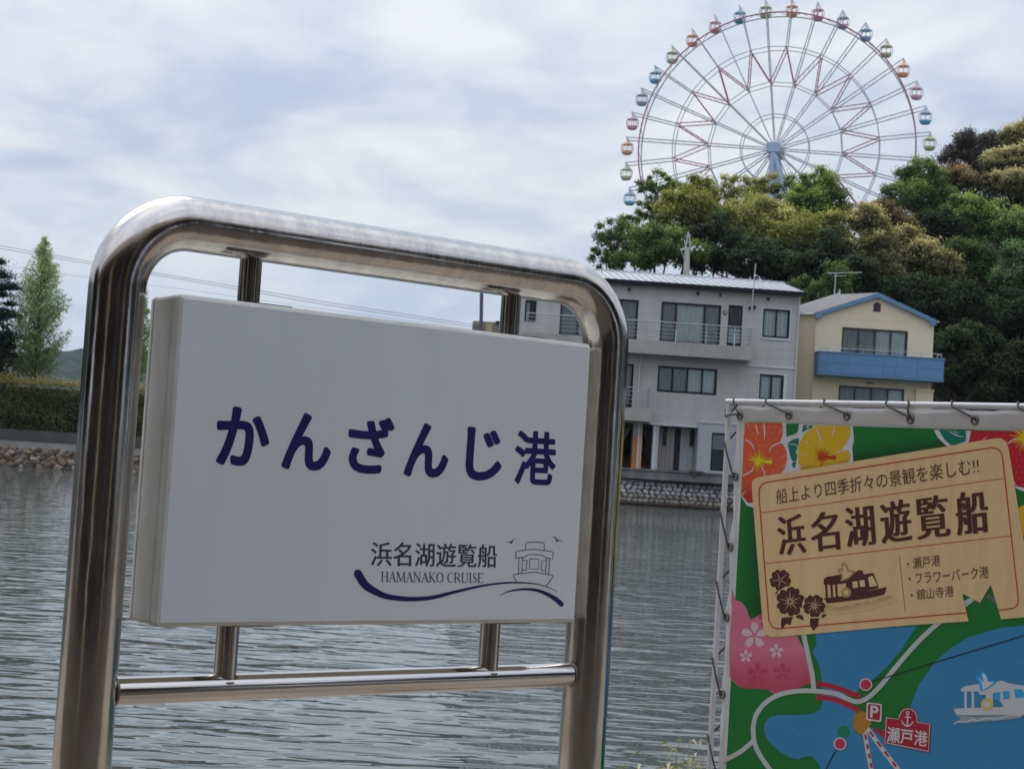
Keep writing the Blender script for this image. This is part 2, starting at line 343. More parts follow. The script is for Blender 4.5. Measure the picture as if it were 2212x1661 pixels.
def stone_piece(bm, u, z, w_, h_, ang, col, rr):
    # rounded irregular cobble lying on the battered face
    n = 9; P = []; dn = []
    for ring, (kk, yy) in enumerate(((1, .02), (.82, -.055), (.45, -.085))):
        for j in range(n):
            a = 2*math.pi*j/n; q = rr[j]*kk; x = w_/2*math.copysign(abs(math.cos(a))**.8, math.cos(a))*q; y = h_/2*math.copysign(abs(math.sin(a))**.8, math.sin(a))*q
            xx = x*math.cos(ang)-y*math.sin(ang); zz_ = x*math.sin(ang)+y*math.cos(ang)
            P.append((u+xx, -.12-.38*(1.15-(z+zz_))/1.02+yy, z+zz_))
    P.append((u, -.12-.38*(1.15-z)/1.02-.09, z)); c = 3*n
    Fc = [(i*n+j, i*n+(j+1) % n, (i+1)*n+(j+1) % n, (i+1)*n+j) for i in (0, 1) for j in range(n)]+[(2*n+j, 2*n+(j+1) % n, c) for j in range(n)]
    bm.smooth = True; bm.col = col; bm.add(P, Fc, [col]*len(P))
count = 0; stuffs = MB(G)
for row in range(5):
    z = 1.06-row*.205; u = u_l+random.uniform(.1, .3)
    while u < u_r-.2:
        w_ = random.uniform(.20, .34); h_ = random.uniform(.18, .225) if row in (0,) else random.uniform(.19, .25)
        g_ = random.uniform(.38, .66); col = (g_, g_*.99, g_*.99) if row < 3 else (g_*.62, g_*.56, g_*.46)
        if random.random() < .06 and row < 3: col = (.6, .6, .6)
        rr = [random.uniform(.86, 1.08) for _ in range(9)]; ang = (0, .6, -.5, -.7, .35)[row]*random.uniform(.3, 1.1)
        px_vis = -3.9 < u < 1.9
        if px_vis and count < 290:
            b = MB(G); stone_piece(b, u, z+random.uniform(-.015, .015), w_, h_, ang, col, rr); b.build('stone', M_stone, t_); count += 1
        else: stone_piece(stuffs, u, z, w_, h_, ang, col, rr)
        u += w_*random.uniform(.92, 1.05)
tag(stuffs.build('stonework', M_stone, t_), kind='stuff')
b = MB(G)
for uu, ww in ((-.1, .25), (.25, .16), (.05, .3)):
    for q in range(7): b.tube([(uu+random.uniform(-ww, ww), -.2, 1.78+random.uniform(0, .06)), (uu+random.uniform(-ww, ww)*1.3, -.3, 1.74+random.uniform(-.22 if ww < .26 else -.03, .05))], .03, 4)
tag(b.build('driftwood', M_conc_d), 'dark clump of weed hanging over the parapet edge', 'debris')

# ---------------------------------------------------------------- windows
def window(parent, G, u0, u1, z0, z1, nd=2, fm=M_black, curtains='wwww', depth=.09, fw=.07, label=None, divs=None, bars=True, y0=0):
    b = MB(G); y = y0
    b.box(u0, u1, y-.02, y+.07, z0, z0+fw*1.2); b.box(u0, u1, y-.02, y+.07, z1-fw, z1); b.box(u0, u0+fw, y-.018, y+.068, z0+fw*1.2, z1-fw); b.box(u1-fw, u1, y-.018, y+.068, z0+fw*1.2, z1-fw)
    ds = divs or [u0+(u1-u0)*i/nd for i in range(1, nd)]
    for d in ds: b.box(d-fw*.5, d+fw*.5, y+.0, y+.062, z0+fw*1.2, z1-fw)
    w_ = b.build('window', fm, parent, label)
    es = [u0+fw, *ds, u1-fw]
    for i in range(len(es)-1):
        a, c = es[i]+fw*.25, es[i+1]-fw*.25; g = MB(G); g.box(a, c, y+.03+.008*(i % 2), y+.036+.008*(i % 2), z0+fw*1.2, z1-fw); g.build('pane', glass, w_)
        ch = curtains[i % len(curtains)]
        if ch in 'wg':
            cb = MB(G); n = max(6, int((c-a)/.045)); V = []
            for q in range(n+1):
                yy = y+.17+.03*math.sin(q*1.9)+.008*math.sin(q*.7)+random.uniform(-.006, .006); V += [(a+(c-a)*q/n, yy, z0+.1), (a+(c-a)*q/n, yy, z1-fw-.01)]
            cb.add(V, [(2*q, 2*q+2, 2*q+3, 2*q+1) for q in range(n)]); cb.build('curtain', M_curt if ch == 'w' else M_curt2, w_)
    rb = MB(G); rb.add([(u0, y+.5, z0), (u1, y+.5, z0), (u1, y+.5, z1), (u0, y+.5, z1)], [(0, 1, 2, 3)]); rb.add([(u0, y+.07, z0), (u0, y+.5, z0), (u0, y+.5, z1), (u0, y+.07, z1)], [(0, 1, 2, 3)]); rb.add([(u1, y+.07, z0), (u1, y+.5, z0), (u1, y+.5, z1), (u1, y+.07, z1)], [(3, 2, 1, 0)])
    rb.add([(u0, y+.07, z1), (u1, y+.07, z1), (u1, y+.5, z1), (u0, y+.5, z1)], [(3, 2, 1, 0)]); rb.add([(u0, y+.07, z0), (u1, y+.07, z0), (u1, y+.5, z0), (u0, y+.5, z0)], [(0, 1, 2, 3)])
    rb.build('room', M_dark, w_); return w_

# ---------------------------------------------------------------- grey three-storey building
gb = thing('grey_building', 'grey three storey building with pale metal roof and long balcony by the water', 'building', Vector(G.o)+Vector((0, 0, 1.5)), R(3.2))
UL, UR, ZE = -9.08, 4.80, 10.98
holes = [(-2.10, .88, 8.06, 10.08), (-7.1, -3.25, 8.06, 10.06), (1.25, 1.97, 8.06, 10.14), (2.99, 4.34, 8.65, 10.08), (-2.09, .86, 5.62, 6.9), (2.99, 4.2, 5.55, 6.82), (-3.95, -3.3, 4.75, 6.88), (-8.85, -8.3, 8.65, 9.7)]
b = MB(G); wall_holes(b, UL, UR, 4.0, ZE, 0, .3, holes)
D_ = 9.4
b.add([(UR, 0, 4.0), (UR, D_, 4.0), (UR, D_, ZE), (UR, D_/2, ZE+.95), (UR, 0, ZE)], [(0, 1, 2, 3, 4)]); b.add([(UL, 0, 4.0), (UL, D_, 4.0), (UL, D_, ZE), (UL, D_/2, ZE+.95), (UL, 0, ZE)], [(4, 3, 2, 1, 0)])
b.add([(UL, D_, 1.3), (UR, D_, 1.3), (UR, D_, ZE), (UL, D_, ZE)], [(3, 2, 1, 0)])
b.add([(UL, 0, 4.0), (UR, 0, 4.0), (UR, D_, 4.0), (UL, D_, 4.0)], [(3, 2, 1, 0)])
b.build('wall', M_grey, gb)
# lap boards: thin darker lips
b = MB(G)
for z in np.arange(4.45, ZE-.2, .455):
    segs = [(UL, UR)]
    for h in holes:
        if h[2]-.03 < z < h[3]+.03:
            ns = []
            for a, c in segs:
                if h[0] > a and h[1] < c: ns += [(a, h[0]-.09), (h[1]+.09, c)]
                else: ns.append((a, c))
            segs = ns
    for a, c in segs: b.box(a, c, -.006, .0, z, z+.018)
tag(b.build('lap_joint', mat('siding_joint', (.45, .43, .40), .8), gb), kind='stuff')
# roof with standing seams
rd = 4.7; ze, zr = ZE+.06, ZE+1.0
b = MB(G); b.prism([(UL-.15, -.28, ze-.06), (UL-.15, rd, zr), (UL-.15, D_+.28, ze-.06), (UL-.15, D_+.28, ze-.14), (UL-.15, rd, zr-.1), (UL-.15, -.28, ze-.14)], (UR-UL+.36, 0, 0)); roof = b.build('roof', M_roof, gb)
me0 = None; sl_ = (zr-ze+.06)/(rd+.28)
for i in range(38):
    u = UL+.02+i*.383
    if u > UR+.2: break
    b = MB(G); b.prism([(u, -.3, ze-.05), (u+.045, -.3, ze-.05), (u+.045, rd, zr+.01), (u, rd, zr+.01)], (0, 0, .06)); b.build('seam', M_roof, roof)
b = MB(G); b.box(UL-.15, UR+.21, rd-.12, rd+.12, zr-.02, zr+.075); b.build('ridge_cap', M_roof, roof)
b = MB(G); b.box(UL-.15, UR+.22, -.42, -.285, ZE-.20, ZE+.012); b.build('gutter', M_black, gb)
b = MB(G); b.box(UL, UR, -.28, -.002, ZE-.13, ZE-.09); b.build('soffit', M_black, gb)
b = MB(G); b.tube([(UR-.04, -.2, ZE-.1), (UR-.04, -.07, ZE-.45), (UR-.04, -.07, 1.85)], .042, 8)
for z in (9.4, 7.6, 5.2): b.box(UR-.1, UR+.02, -.1, 0, z, z+.05)
b.build('downpipe', M_white, gb)
b = MB(G); b.tube([(-3.02, -.1, 7.35), (-3.02, -.1, 4.75)], .04, 8); b.build('downpipe', M_white, gb)
# upper balcony
b = MB(G); b.box(-8.9, 2.40, -1.0, -.003, 7.38, 8.04); b.build('balcony', M_slab, gb)
bal = MB(G)
def rails(bm, u0, u1, z0, z1, y, posts, n=5, ret=None, r=.018):
    for i in range(n):
        z = z1-(z1-z0)*i/(n)
        bm.tube([(u0, y, z), (u1, y, z)]+([(u1+.04, y+.06, z), (u1+.04, ret, z)] if ret is not None else []), r*(1.5 if i == 0 else .8), 6)
    for p in posts: bm.tube([(p, y, z0-.1), (p, y, z1)], r*1.1, 6)
    if ret is not None:
        for yy in (y+.06, (y+ret)/2, ret): bm.tube([(u1+.04, yy, z0-.04), (u1+.04, yy, z1)], r, 6)
rails(bal, -8.8, 2.30, 8.06, 8.98, -.94, [-8.8, -7.3, -5.6, -4.1, -2.45, -1.45, .05, 1.45, 2.3], 5, ret=-.05); bal.build('balcony_railing', M_railm, gb)
b = MB(G)
for p in (-5.2, -1.47, 1.42): b.tube([(p, -1.05, 7.92), (p, -1.05, 8.45), (p, -.97, 8.6)], .028, 6); b.tube([(p, -1.05, 7.92), (p, -1.0, 7.78)], .03, 6)
b.build('railing_stay', M_white, gb)
b = MB(G); b.box(-6.2, -2.38, -.85, -.003, 4.08, 4.70); b.build('balcony', M_slab, gb, label='short lower balcony slab')
bal = MB(G); rails(bal, -6.1, -2.52, 4.72, 5.70, -.8, [-6.1, -4.6, -3.0, -2.75, -2.52], 5, ret=-.05); bal.build('balcony_railing', M_railm, gb)
b = MB(G); b.box(2.41, UR, -.05, -.002, 7.16, 7.24); b.build('drip_ledge', M_white, gb)
b = MB(G); b.box(-2.3, .06, -.05, -.002, 3.96, 4.03); b.build('drip_ledge', M_white, gb)
b = MB(G); b.box(.06, 2.4, -.2, -.15, 4.22, 4.29); b.build('drip_ledge', M_white, gb)
# windows
window(gb, G, -2.10, .88, 8.06, 10.08, divs=[-1.36, .07], curtains='gwg', label='wide three-pane sliding window with pale curtains')
window(gb, G, -7.1, -3.25, 8.06, 10.06, divs=[-6.2, -5.3, -4.1], curtains='gwwg')
window(gb, G, 2.99, 4.34, 8.65, 10.08, nd=2, curtains='ww')
window(gb, G, -2.09, .86, 5.62, 6.9, nd=4, curtains='ggww')
window(gb, G, 2.99, 4.2, 5.55, 6.82, nd=2, curtains='ww')
window(gb, G, -3.95, -3.3, 4.75, 6.88, nd=1, curtains='g')
window(gb, G, -8.85, -8.3, 8.65, 9.7, nd=2, curtains='wn')
for (a, c, d, e) in ((2.99, 4.34, 8.65, 10.08), (2.99, 4.2, 5.55, 6.82)):
    b = MB(G); f = .055
    b.box(a-f, a-.003, -.03, -.002, d-.1, e+f); b.box(c+.003, c+f+(.1 if e < 7 else 0), -.03, -.002, d-.1, e+f); b.box(a-.003, c+.003, -.03, -.002, e+.003, e+f); b.box(a-.003, c+.003, -.05, -.002, d-.1, d-.003); b.build('window_surround', M_white, gb)
b = MB(G); b.box(1.25, 1.97, .05, .1, 8.06, 10.14); dr = b.build('door', M_black, gb)
b = MB(G); b.box(1.33, 1.89, .035, .047, 9.15, 10.02); b.build('pane', glass, dr); b = MB(G); b.box(1.33, 1.89, .035, .047, 8.25, 9.0)
b.build('panel', mat('frosted_panel', (.22, .25, .27), .3), dr); b = MB(G); b.tube([(1.36, .02, 9.0), (1.36, .02, 9.14)], .018, 6); b.build('handle', M_railm, dr)
for z_, y_ in ((9.72, 0),):
    b = MB(G); b.box(1.0, 1.17, -.07, -.002, 9.66, 9.84); o = b.build('wall_lamp', M_black, gb); b = MB(G); b.box(1.04, 1.13, -.085, -.071, 9.70, 9.80); b.build('lens', M_white, o)
for (x, y) in ((580, 280), (1155, 315), (1345, 325), (1745, 360), (1630, 428), (1590, 436)):
    u, z = G.uv(*[q*.864 for q in (1400+x*.29837, 640+y*.29837)])
    b = MB(G); b.lathe([(.0, -.16), (.06, -.13), (.085, -.04), (.085, -.002)], (u, 0, z), 12, 'y'); b.tube([(u, -.06, z-.06), (u, -.05, z-.17)], .012, 5); b.build('round_lamp', mat('lamp_grey', (.06, .06, .06), .4), gb)  # dark round wall lamps, none of them lit
# ground floor: column, recess, right block
b = MB(G)
wall_holes(b, .06, UR, 1.78, 4.22, -.15, .25, [(.74, 1.55, 1.9, 3.76)]); b.add([(.06, -.15, 1.78), (.06, 1.5, 1.78), (.06, 1.5, 4.0), (.06, -.15, 4.22)], [(0, 3, 2, 1)]); b.add([(.06, -.15, 4.22), (UR, -.15, 4.22), (UR, 0, 4.24), (.06, 0, 4.24)], [(0, 1, 2, 3)])
b.build('ground_floor_wall', M_grey2, gb)
window(gb, G, .74, 1.55, 1.9, 3.76, nd=1, curtains='n', y0=-.06, label='tall dark window in ground floor wall')
b = MB(G); b.box(.82, 1.47, -.02, .0, 2.95, 3.66); b.build('screen', M_curt2, gb)
M_beige = mat('beige_panel', (.33, .30, .27), .8, var=.2, vscale=2)
b = MB(G)
for i, u in enumerate(np.arange(-1.95, -.95, .2)): b.box(u+.006, u+.194, .8, .84, 1.8, 3.98)
b.build('panelled_screen', M_beige, gb)
b = MB(G); b.box(-.95, .06, 1.4, 1.45, 1.8, 4.0); b.box(-.62, .04, .95, 1.0, 1.8, 3.98); b.build('inner_wall', M_grey2, gb)
b = MB(G); b.box(-1.52, -1.38, .7, .78, 3.0, 3.85); b.box(-1.6, -1.3, .7, .78, 3.85, 3.92); b.build('wall_bracket', M_dark, gb)
b = MB(G); b.box(-.97, -.72, .9, 1.39, 1.8, 3.8); b.box(-.16, .0, .8, .94, 3.05, 3.85); b.build('dark_doorway', M_dark, gb)
b = MB(G)
for p in (-.42, -.2): b.tube([(p, .5, 1.78), (p, .5, 2.9 if p > -.3 else 2.6)], .025, 6)
b.build('handrail', M_railm, gb)
b = MB(G); b.box(-2.13, -1.93, .1, .5, 1.78, 4.0); b.tube([(-1.9, .05, 1.78), (-1.9, .05, 4.0)], .035, 6); b.build('white_pillar', M_white, gb)
b = MB(G); b.box(-3.12, -2.68, .1, .6, 3.32, 4.08); b.build('concrete_pillar', M_slab, gb)
b = MB(G); b.box(-3.13, -2.86, .09, .61, 1.79, 3.315); b.build('orange_cladding', mat('orange_boards', (.50, .20, .07), .6), gb)
b = MB(G); b.box(-2.855, -2.67, .09, .61, 1.79, 3.315); b.build('peach_cladding', mat('peach_boards', (.62, .38, .27), .6), gb)
b = MB(G); b.tube([(-2.9, .1, 4.05), (-2.87, .02, 3.9), (-2.87, .02, 1.75)], .04, 8); b.build('downpipe', M_white, gb)
b = MB(G)
b.box(UL, -3.6, .05, .5, 1.78, 4.0); b.build('left_ground_wall', M_slab, gb)
b = MB(G); b.box(UL, UR, .3, 9.0, 1.7, 1.775); b.build('floor_slab', M_conc, gb)
# antenna on the roof edge
t_ = thing('roof_aerial', 'thin aerial mast clamped to the right end of the grey wall', 'antenna', Vector(G.M @ Vector((2.35, -.5, 9.7))))
b = MB(G); b.tube([(2.30, -.5, 9.75), (2.38, -.5, 12.2)], .028, 6); b.build('mast', M_railm, t_)
b = MB(G); b.tube([(2.36, -.5, 11.55), (2.52, -.6, 11.4), (2.6, -.4, 11.1), (2.9, -.4, 10.8), (2.7, -.5, 11.5)], .008, 4); b.tube([(2.36, -.5, 11.6), (2.42, -.7, 11.6)], .05, 6); b.tube([(2.16, -.0, 10.35), (2.31, -.5, 10.4)], .012, 4); b.build('bracket', M_railm, t_)
# items under the building: slope, brown board, leaning pole
t_ = thing('leaning_pole', 'pale pole leaning among shrubs left of the orange pillar', 'pole', G.M @ Vector((-3.9, 1.2, 1.8)))
b = MB(G); b.tube([(-3.75, 1.0, 2.5), (-3.2, 1.4, 3.75)], .05, 6); b.build('pole', M_white, t_)
b = MB(G); b.add([(-9, 1.0, 1.79), (-1.98, 1.0, 1.79), (-1.98, 4.5, 2.75), (-9, 4.5, 2.75)], [(0, 1, 2, 3)])
tag(b.build('earth_bank', mat('brown_earth', (.20, .11, .07), .95, var=.4, vscale=2, bump=.05, bscale=5)), 'brown earth bank behind the orange pillar', kind='structure')
b = MB(G); b.box(-9, -1.98, 4.5, 4.7, 1.7, 3.4); tag(b.build('block_wall', M_conc_d), 'dark block wall at the back of the open ground floor', 'wall')

# ---------------------------------------------------------------- yellow house
YF = Frame(1850, 900, 85, 0)
yh = thing('yellow_house', 'cream yellow gabled house with blue balcony and blue barge boards', 'house', Vector(YF.o)+Vector((0, 0, 1.3)))
a0, a1, zE, zA, dp = -2.42, 3.84, 10.46, 11.62, 9.0; am = .79
b = MB(YF); hs = [(-.98, 2.48, 8.3, 9.87), (-1.0, 2.44, 5.3, 6.8)]
wall_holes(b, a0, a1, 1.3, zE, 0, .25, hs)
b.add([(a0, 0, zE), (a1, 0, zE), (am, 0, zA)], [(0, 1, 2)])
sk, y1_ = -1.75, 1.9                                # the plan is skewed: both flanks first run back to the left
for ax, o_ in ((a1, 1), (a0, -1)):
    for P in ([(ax, 0, 1.3), (ax+sk, y1_, 1.3), (ax+sk, y1_, zE), (ax, 0, zE)], [(ax+sk, y1_, 1.3), (ax+sk, dp, 1.3), (ax+sk, dp, zE), (ax+sk, y1_, zE)]): b.add(P, [(0, 1, 2, 3)[::o_]])
b.add([(a0+sk, dp, 1.3), (a1+sk, dp, 1.3), (a1+sk, dp, zE), (am+sk, dp, zA), (a0+sk, dp, zE)], [(4, 3, 2, 1, 0)])
b.build('wall', M_cream, yh)
b = MB(YF)
for z in (7.0, 8.9, 10.3): b.box(a0, a1, -.008, -.001, z, z+.012)
tag(b.build('panel_joint', mat('cream_joint', (.70, .56, .34), .8), yh), kind='stuff')
b = MB(YF)
for s_, ax in ((0, a0-.1), (1, a1+.12)):
    b.prism([(ax, -.22, zE-.06+.12), (am, -.22, zA+.16), (am, -.22, zA+.06), (ax, -.22, zE-.06+.02)] if s_ == 0 else [(am, -.22, zA+.16), (ax, -.22, zE-.06+.10), (ax, -.22, zE-.06), (am, -.22, zA+.06)], (sk*1.12, y1_+.22, 0))
    b.prism([(ax+sk, y1_, zE+.06), (am+sk, y1_, zA+.16), (am+sk, y1_, zA+.06), (ax+sk, y1_, zE-.04)] if s_ == 0 else [(am+sk, y1_, zA+.16), (ax+sk, y1_, zE+.04), (ax+sk, y1_, zE-.06), (am+sk, y1_, zA+.06)], (0, dp-y1_+.3, 0))
rf = b.build('roof', M_tile, yh)
b = MB(YF)
for k_ in range(9):
    for s_, ax in ((0, a0-.1), (1, a1+.12)):
        t1 = (k_+.5)/9; zz_ = zE+.06+(zA+.16-zE-.06)*t1; xx = ax+(am-ax)*t1; b.prism([(xx-.03, -.2, zz_-.012), (xx+.03, -.2, zz_-.012), (xx+.03, -.2, zz_+.02), (xx-.03, -.2, zz_+.02)], (sk*1.1, y1_+.2, 0))
tag(b.build('slate_course', M_tile, rf), kind='stuff')
for s_ in (0, 1):
    b = MB(YF); ax = a0-.05 if s_ == 0 else a1+.06; hgt = .17
    P = [(ax, -.25, zE+.03), (am, -.25, zA+.13), (am, -.25, zA+.13-hgt-.04), (ax, -.25, zE+.03-hgt)]
    b.prism(P if s_ == 0 else P[::-1], (0, .09, 0)); ex = (ax, ax+.32) if s_ == 0 else (ax-.32, ax); b.box(ex[0], ex[1], -.262, -.165, zE-.22, zE-.02); b.build('barge_board', M_blue, yh)
b = MB(YF); b.tube([(a0-.12, -.2, zE), (a0-.12+sk, y1_, zE), (a0-.12+sk, dp, zE)], .05, 6); b.tube([(a1+.15, -.28, zE-.02), (a1+.15, -.1, zE-.02)], .05, 6); b.build('gutter', M_white, yh)
b = MB(YF); b.tube([(a0+.0, -.07, zE-.1), (a0+.0, -.07, 1.4)], .04, 8); b.tube([(a0-.02, -.05, 7.12), (a0+.5, -.05, 7.18)], .035, 6); b.build('downpipe', mat('cream_pipe', (.62, .52, .36), .6), yh)
b = MB(YF); b.prism([(.6, -.03, 10.80), (.98, -.03, 10.80), (.98, -.03, 11.2), (.79, -.03, 11.30), (.6, -.03, 11.2)], (0, .028, 0)); b.build('gable_vent', M_plum, yh)
window(yh, YF, -.98, 2.48, 8.3, 9.87, divs=[-.1, .77, 1.6], curtains='ggww', fm=M_plum, label='four-pane upper window with pale curtains')
window(yh, YF, -1.0, 2.44, 5.3, 6.8, divs=[-.16, .72, 1.58], curtains='gggw', fm=M_plum)
# balcony with panels
b = MB(YF); b.box(-2.34, 4.24, -.95, -.003, 7.24, 7.34); b.box(-2.32, 4.22, -.93, -.005, 7.34, 8.40); b.box(-2.36, 4.26, -.98, -.002, 8.40, 8.47); bb = b.build('balcony', M_blue, yh)
xs = [-2.31, -1.9, -.75, 1.05, 1.72, 2.85, 4.21]
for i in range(6):
    for z0_, z1_ in ((7.36, 7.86), (7.875, 8.38)):
        b = MB(YF); b.box(xs[i]+.012, xs[i+1]-.012, -.95, -.931, z0_, z1_); b.build('panel', M_blue, bb)
b = MB(YF); b.tube([(-2.25, -.9, 8.68), (4.08, -.9, 8.68)], .022, 6); b.tube([(4.08, -.9, 8.68), (4.08, -.05, 8.68)], .022, 6)
for p in (-2.2, -1.85, -.95, .0, 1.0, 2.0, 3.0, 3.85, 4.06): b.tube([(p, -.9, 8.46), (p, -.9, 8.68)], .016, 6)
b.build('balcony_railing', M_railm, yh)
b = MB(YF); b.box(.4, .8, -.06, -.002, 6.98, 7.04); b.build('slot_vent', M_plum, yh)
b = MB(YF); b.box(3.0, 3.9, -.3, -.003, 5.4, 6.72); b.box(2.98, 3.93, -.34, -.003, 6.72, 6.86); b.build('service_box', M_cream, yh)
for t0_, t1_, z0_, z1_ in ((.50, .85, 8.5, 9.8), (.42, .9, 5.6, 6.9)):
    nx1, ny1 = -.735, -.678; b = MB(YF); P = [(a0+sk*t0_, y1_*t0_, z0_), (a0+sk*t1_, y1_*t1_, z0_), (a0+sk*t1_, y1_*t1_, z1_), (a0+sk*t0_, y1_*t0_, z1_)]
    b.prism([(x+nx1*.003, y+ny1*.003, z) for x, y, z in P], (nx1*.05, ny1*.05, 0)); o = b.build('side_window', M_plum, yh)
    b = MB(YF); b.prism([(P[i][0]+nx1*.055+(sk*.06 if i in (0, 3) else -sk*.06), P[i][1]+ny1*.055+(y1_*.06 if i in (0, 3) else -y1_*.06), P[i][2]+(.08 if i < 2 else -.08)) for i in range(4)], (nx1*.006, ny1*.006, 0)); b.build('pane', glass, o)
t_ = thing('television_aerial', 'television aerial with small dish on the yellow house roof', 'antenna', YF.M @ Vector((-.9, 3.0, 10.9)))
b = MB(YF); q0 = (-.92, 3, 10.9); b.tube([q0, (-.88, 3, 13.1)], .03, 6)
for dx, dy in ((-.35, -.3), (.3, -.3), (0, .5)): b.tube([(-.91, 3, 11.6), (-.91+dx, 3+dy, 10.95)], .014, 5)
b.build('mast', M_railm, t_)
b = MB(YF); b.tube([(-1.35, 3, 13.05), (.55, 3, 13.22)], .02, 5)
for k_ in range(14): x = -1.3+k_*.135; b.tube([(x, 2.72, 13.06+k_*.012), (x, 3.28, 13.06+k_*.012)], .009, 4)
b.tube([(-1.0, 3, 12.92), (-.3, 3, 12.98)], .018, 5); b.build('yagi', M_railm, t_)
b = MB(YF.M @ Matrix.Translation((-.72, 2.8, 11.95)) @ Matrix.Rotation(R(72), 4, 'Z')); b.lathe([(.0, 0), (.16, -.02), (.28, -.07)], (0, 0, 0), 14, 'y'); b.build('dish', M_white, t_)
b = MB(YF); b.tube([(-.88, 3, 11.9), (-.72, 2.82, 11.95)], .02, 5); b.tube([(-.72, 2.8, 11.7), (-.4, 2.7, 11.78)], .012, 4); b.build('dish_arm', M_white, t_)

# ---------------------------------------------------------------- foliage
def leafmesh(name, cen, nor, size, tint, m, parent, asp=.62):
    """many small bent leaves as one mesh; cen, nor (n,3), size (n,), tint (n,3)"""
    n = len(cen); W0 = WM[parent.name].translation
    nor = nor/np.linalg.norm(nor, axis=1, keepdims=True)
    a = rng.normal(size=(n, 3)); t1 = np.cross(nor, a); t1 /= np.linalg.norm(t1, axis=1, keepdims=True)+1e-9; t2 = np.cross(nor, t1)
    s_ = size[:, None]; P = cen-np.array(W0)
    bend = nor*s_*.18
    V = np.stack([P-t1*s_*.5-bend, P-t2*s_*.5*asp, P+t1*s_*.5-bend, P+t2*s_*.5*asp], 1).reshape(-1, 3)
    me = bpy.data.meshes.new(name); me.vertices.add(4*n); me.vertices.foreach_set('co', V.astype(np.float32).ravel())
    me.loops.add(4*n); me.loops.foreach_set('vertex_index', np.arange(4*n, dtype=np.int32))
    me.polygons.add(n); me.polygons.foreach_set('loop_start', np.arange(0, 4*n, 4, dtype=np.int32)); me.polygons.foreach_set('loop_total', np.full(n, 4, dtype=np.int32))
    me.materials.append(m); me.update(calc_edges=True)
    ca = me.color_attributes.new('tint', 'FLOAT_COLOR', 'POINT'); tt = np.concatenate([tint, np.ones((n, 1))], 1).astype(np.float32); ca.data.foreach_set('color', np.repeat(tt, 4, axis=0).ravel())
    o = bpy.data.objects.new(name, me); sc.collection.objects.link(o); o.parent = parent; WM[o.name] = WM[parent.name]; return o
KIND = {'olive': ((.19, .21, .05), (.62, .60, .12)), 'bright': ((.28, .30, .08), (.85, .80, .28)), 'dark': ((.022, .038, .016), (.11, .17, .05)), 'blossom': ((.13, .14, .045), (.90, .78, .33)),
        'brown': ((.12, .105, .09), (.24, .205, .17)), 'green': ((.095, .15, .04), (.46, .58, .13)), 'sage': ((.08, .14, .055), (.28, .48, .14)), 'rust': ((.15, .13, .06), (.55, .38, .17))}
def crown_pts(c, rx, ry, rz, dens, tipmix, airy, lobe_r=.36):
    K = max(14, int((20 if not airy else 17)*(rx*rz)**.7)); d0 = rng.normal(size=(K, 3)); d0[:, 2] = d0[:, 2]*.8+.12; d0 /= np.linalg.norm(d0, axis=1, keepdims=True); rr = rng.uniform(.35, 1.0, K)**.6
    cc = d0*rr[:, None]*np.array([rx, ry, rz])
    lr = rng.uniform(.55, 1.25, K)*lobe_r*(rx*rz)**.38*(.72 if airy else 1)
    n = int(dens*rx*rz*(1 if not airy else .55)); idx = rng.integers(0, K, n)
    d = rng.normal(size=(n, 3)); rad = np.minimum(np.linalg.norm(d, axis=1)/1.7, 1.6); p = cc[idx]+d*(lr[idx]/2.0)[:, None]*np.array([1.1, 1.1, .85])
    dn = d/(np.linalg.norm(d, axis=1, keepdims=True)+1e-6)
    tv = rng.uniform(.62, 1.25, K)[idx]                                   # whole sprays differ in shade of green
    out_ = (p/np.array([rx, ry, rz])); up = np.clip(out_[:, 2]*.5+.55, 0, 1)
    tip = np.clip((dn[:, 2]*.5+.5)*rad, 0, 1)*tipmix*rng.uniform(.35, 1.2, K)[idx]*up   # spray tops lighter: new growth, plus top light put into the colour
    nor = dn*.7+np.array([0, 0, .6])+rng.normal(size=(n, 3))*.6
    return p+np.array(c), nor, tv, tip, cc+np.array(c)
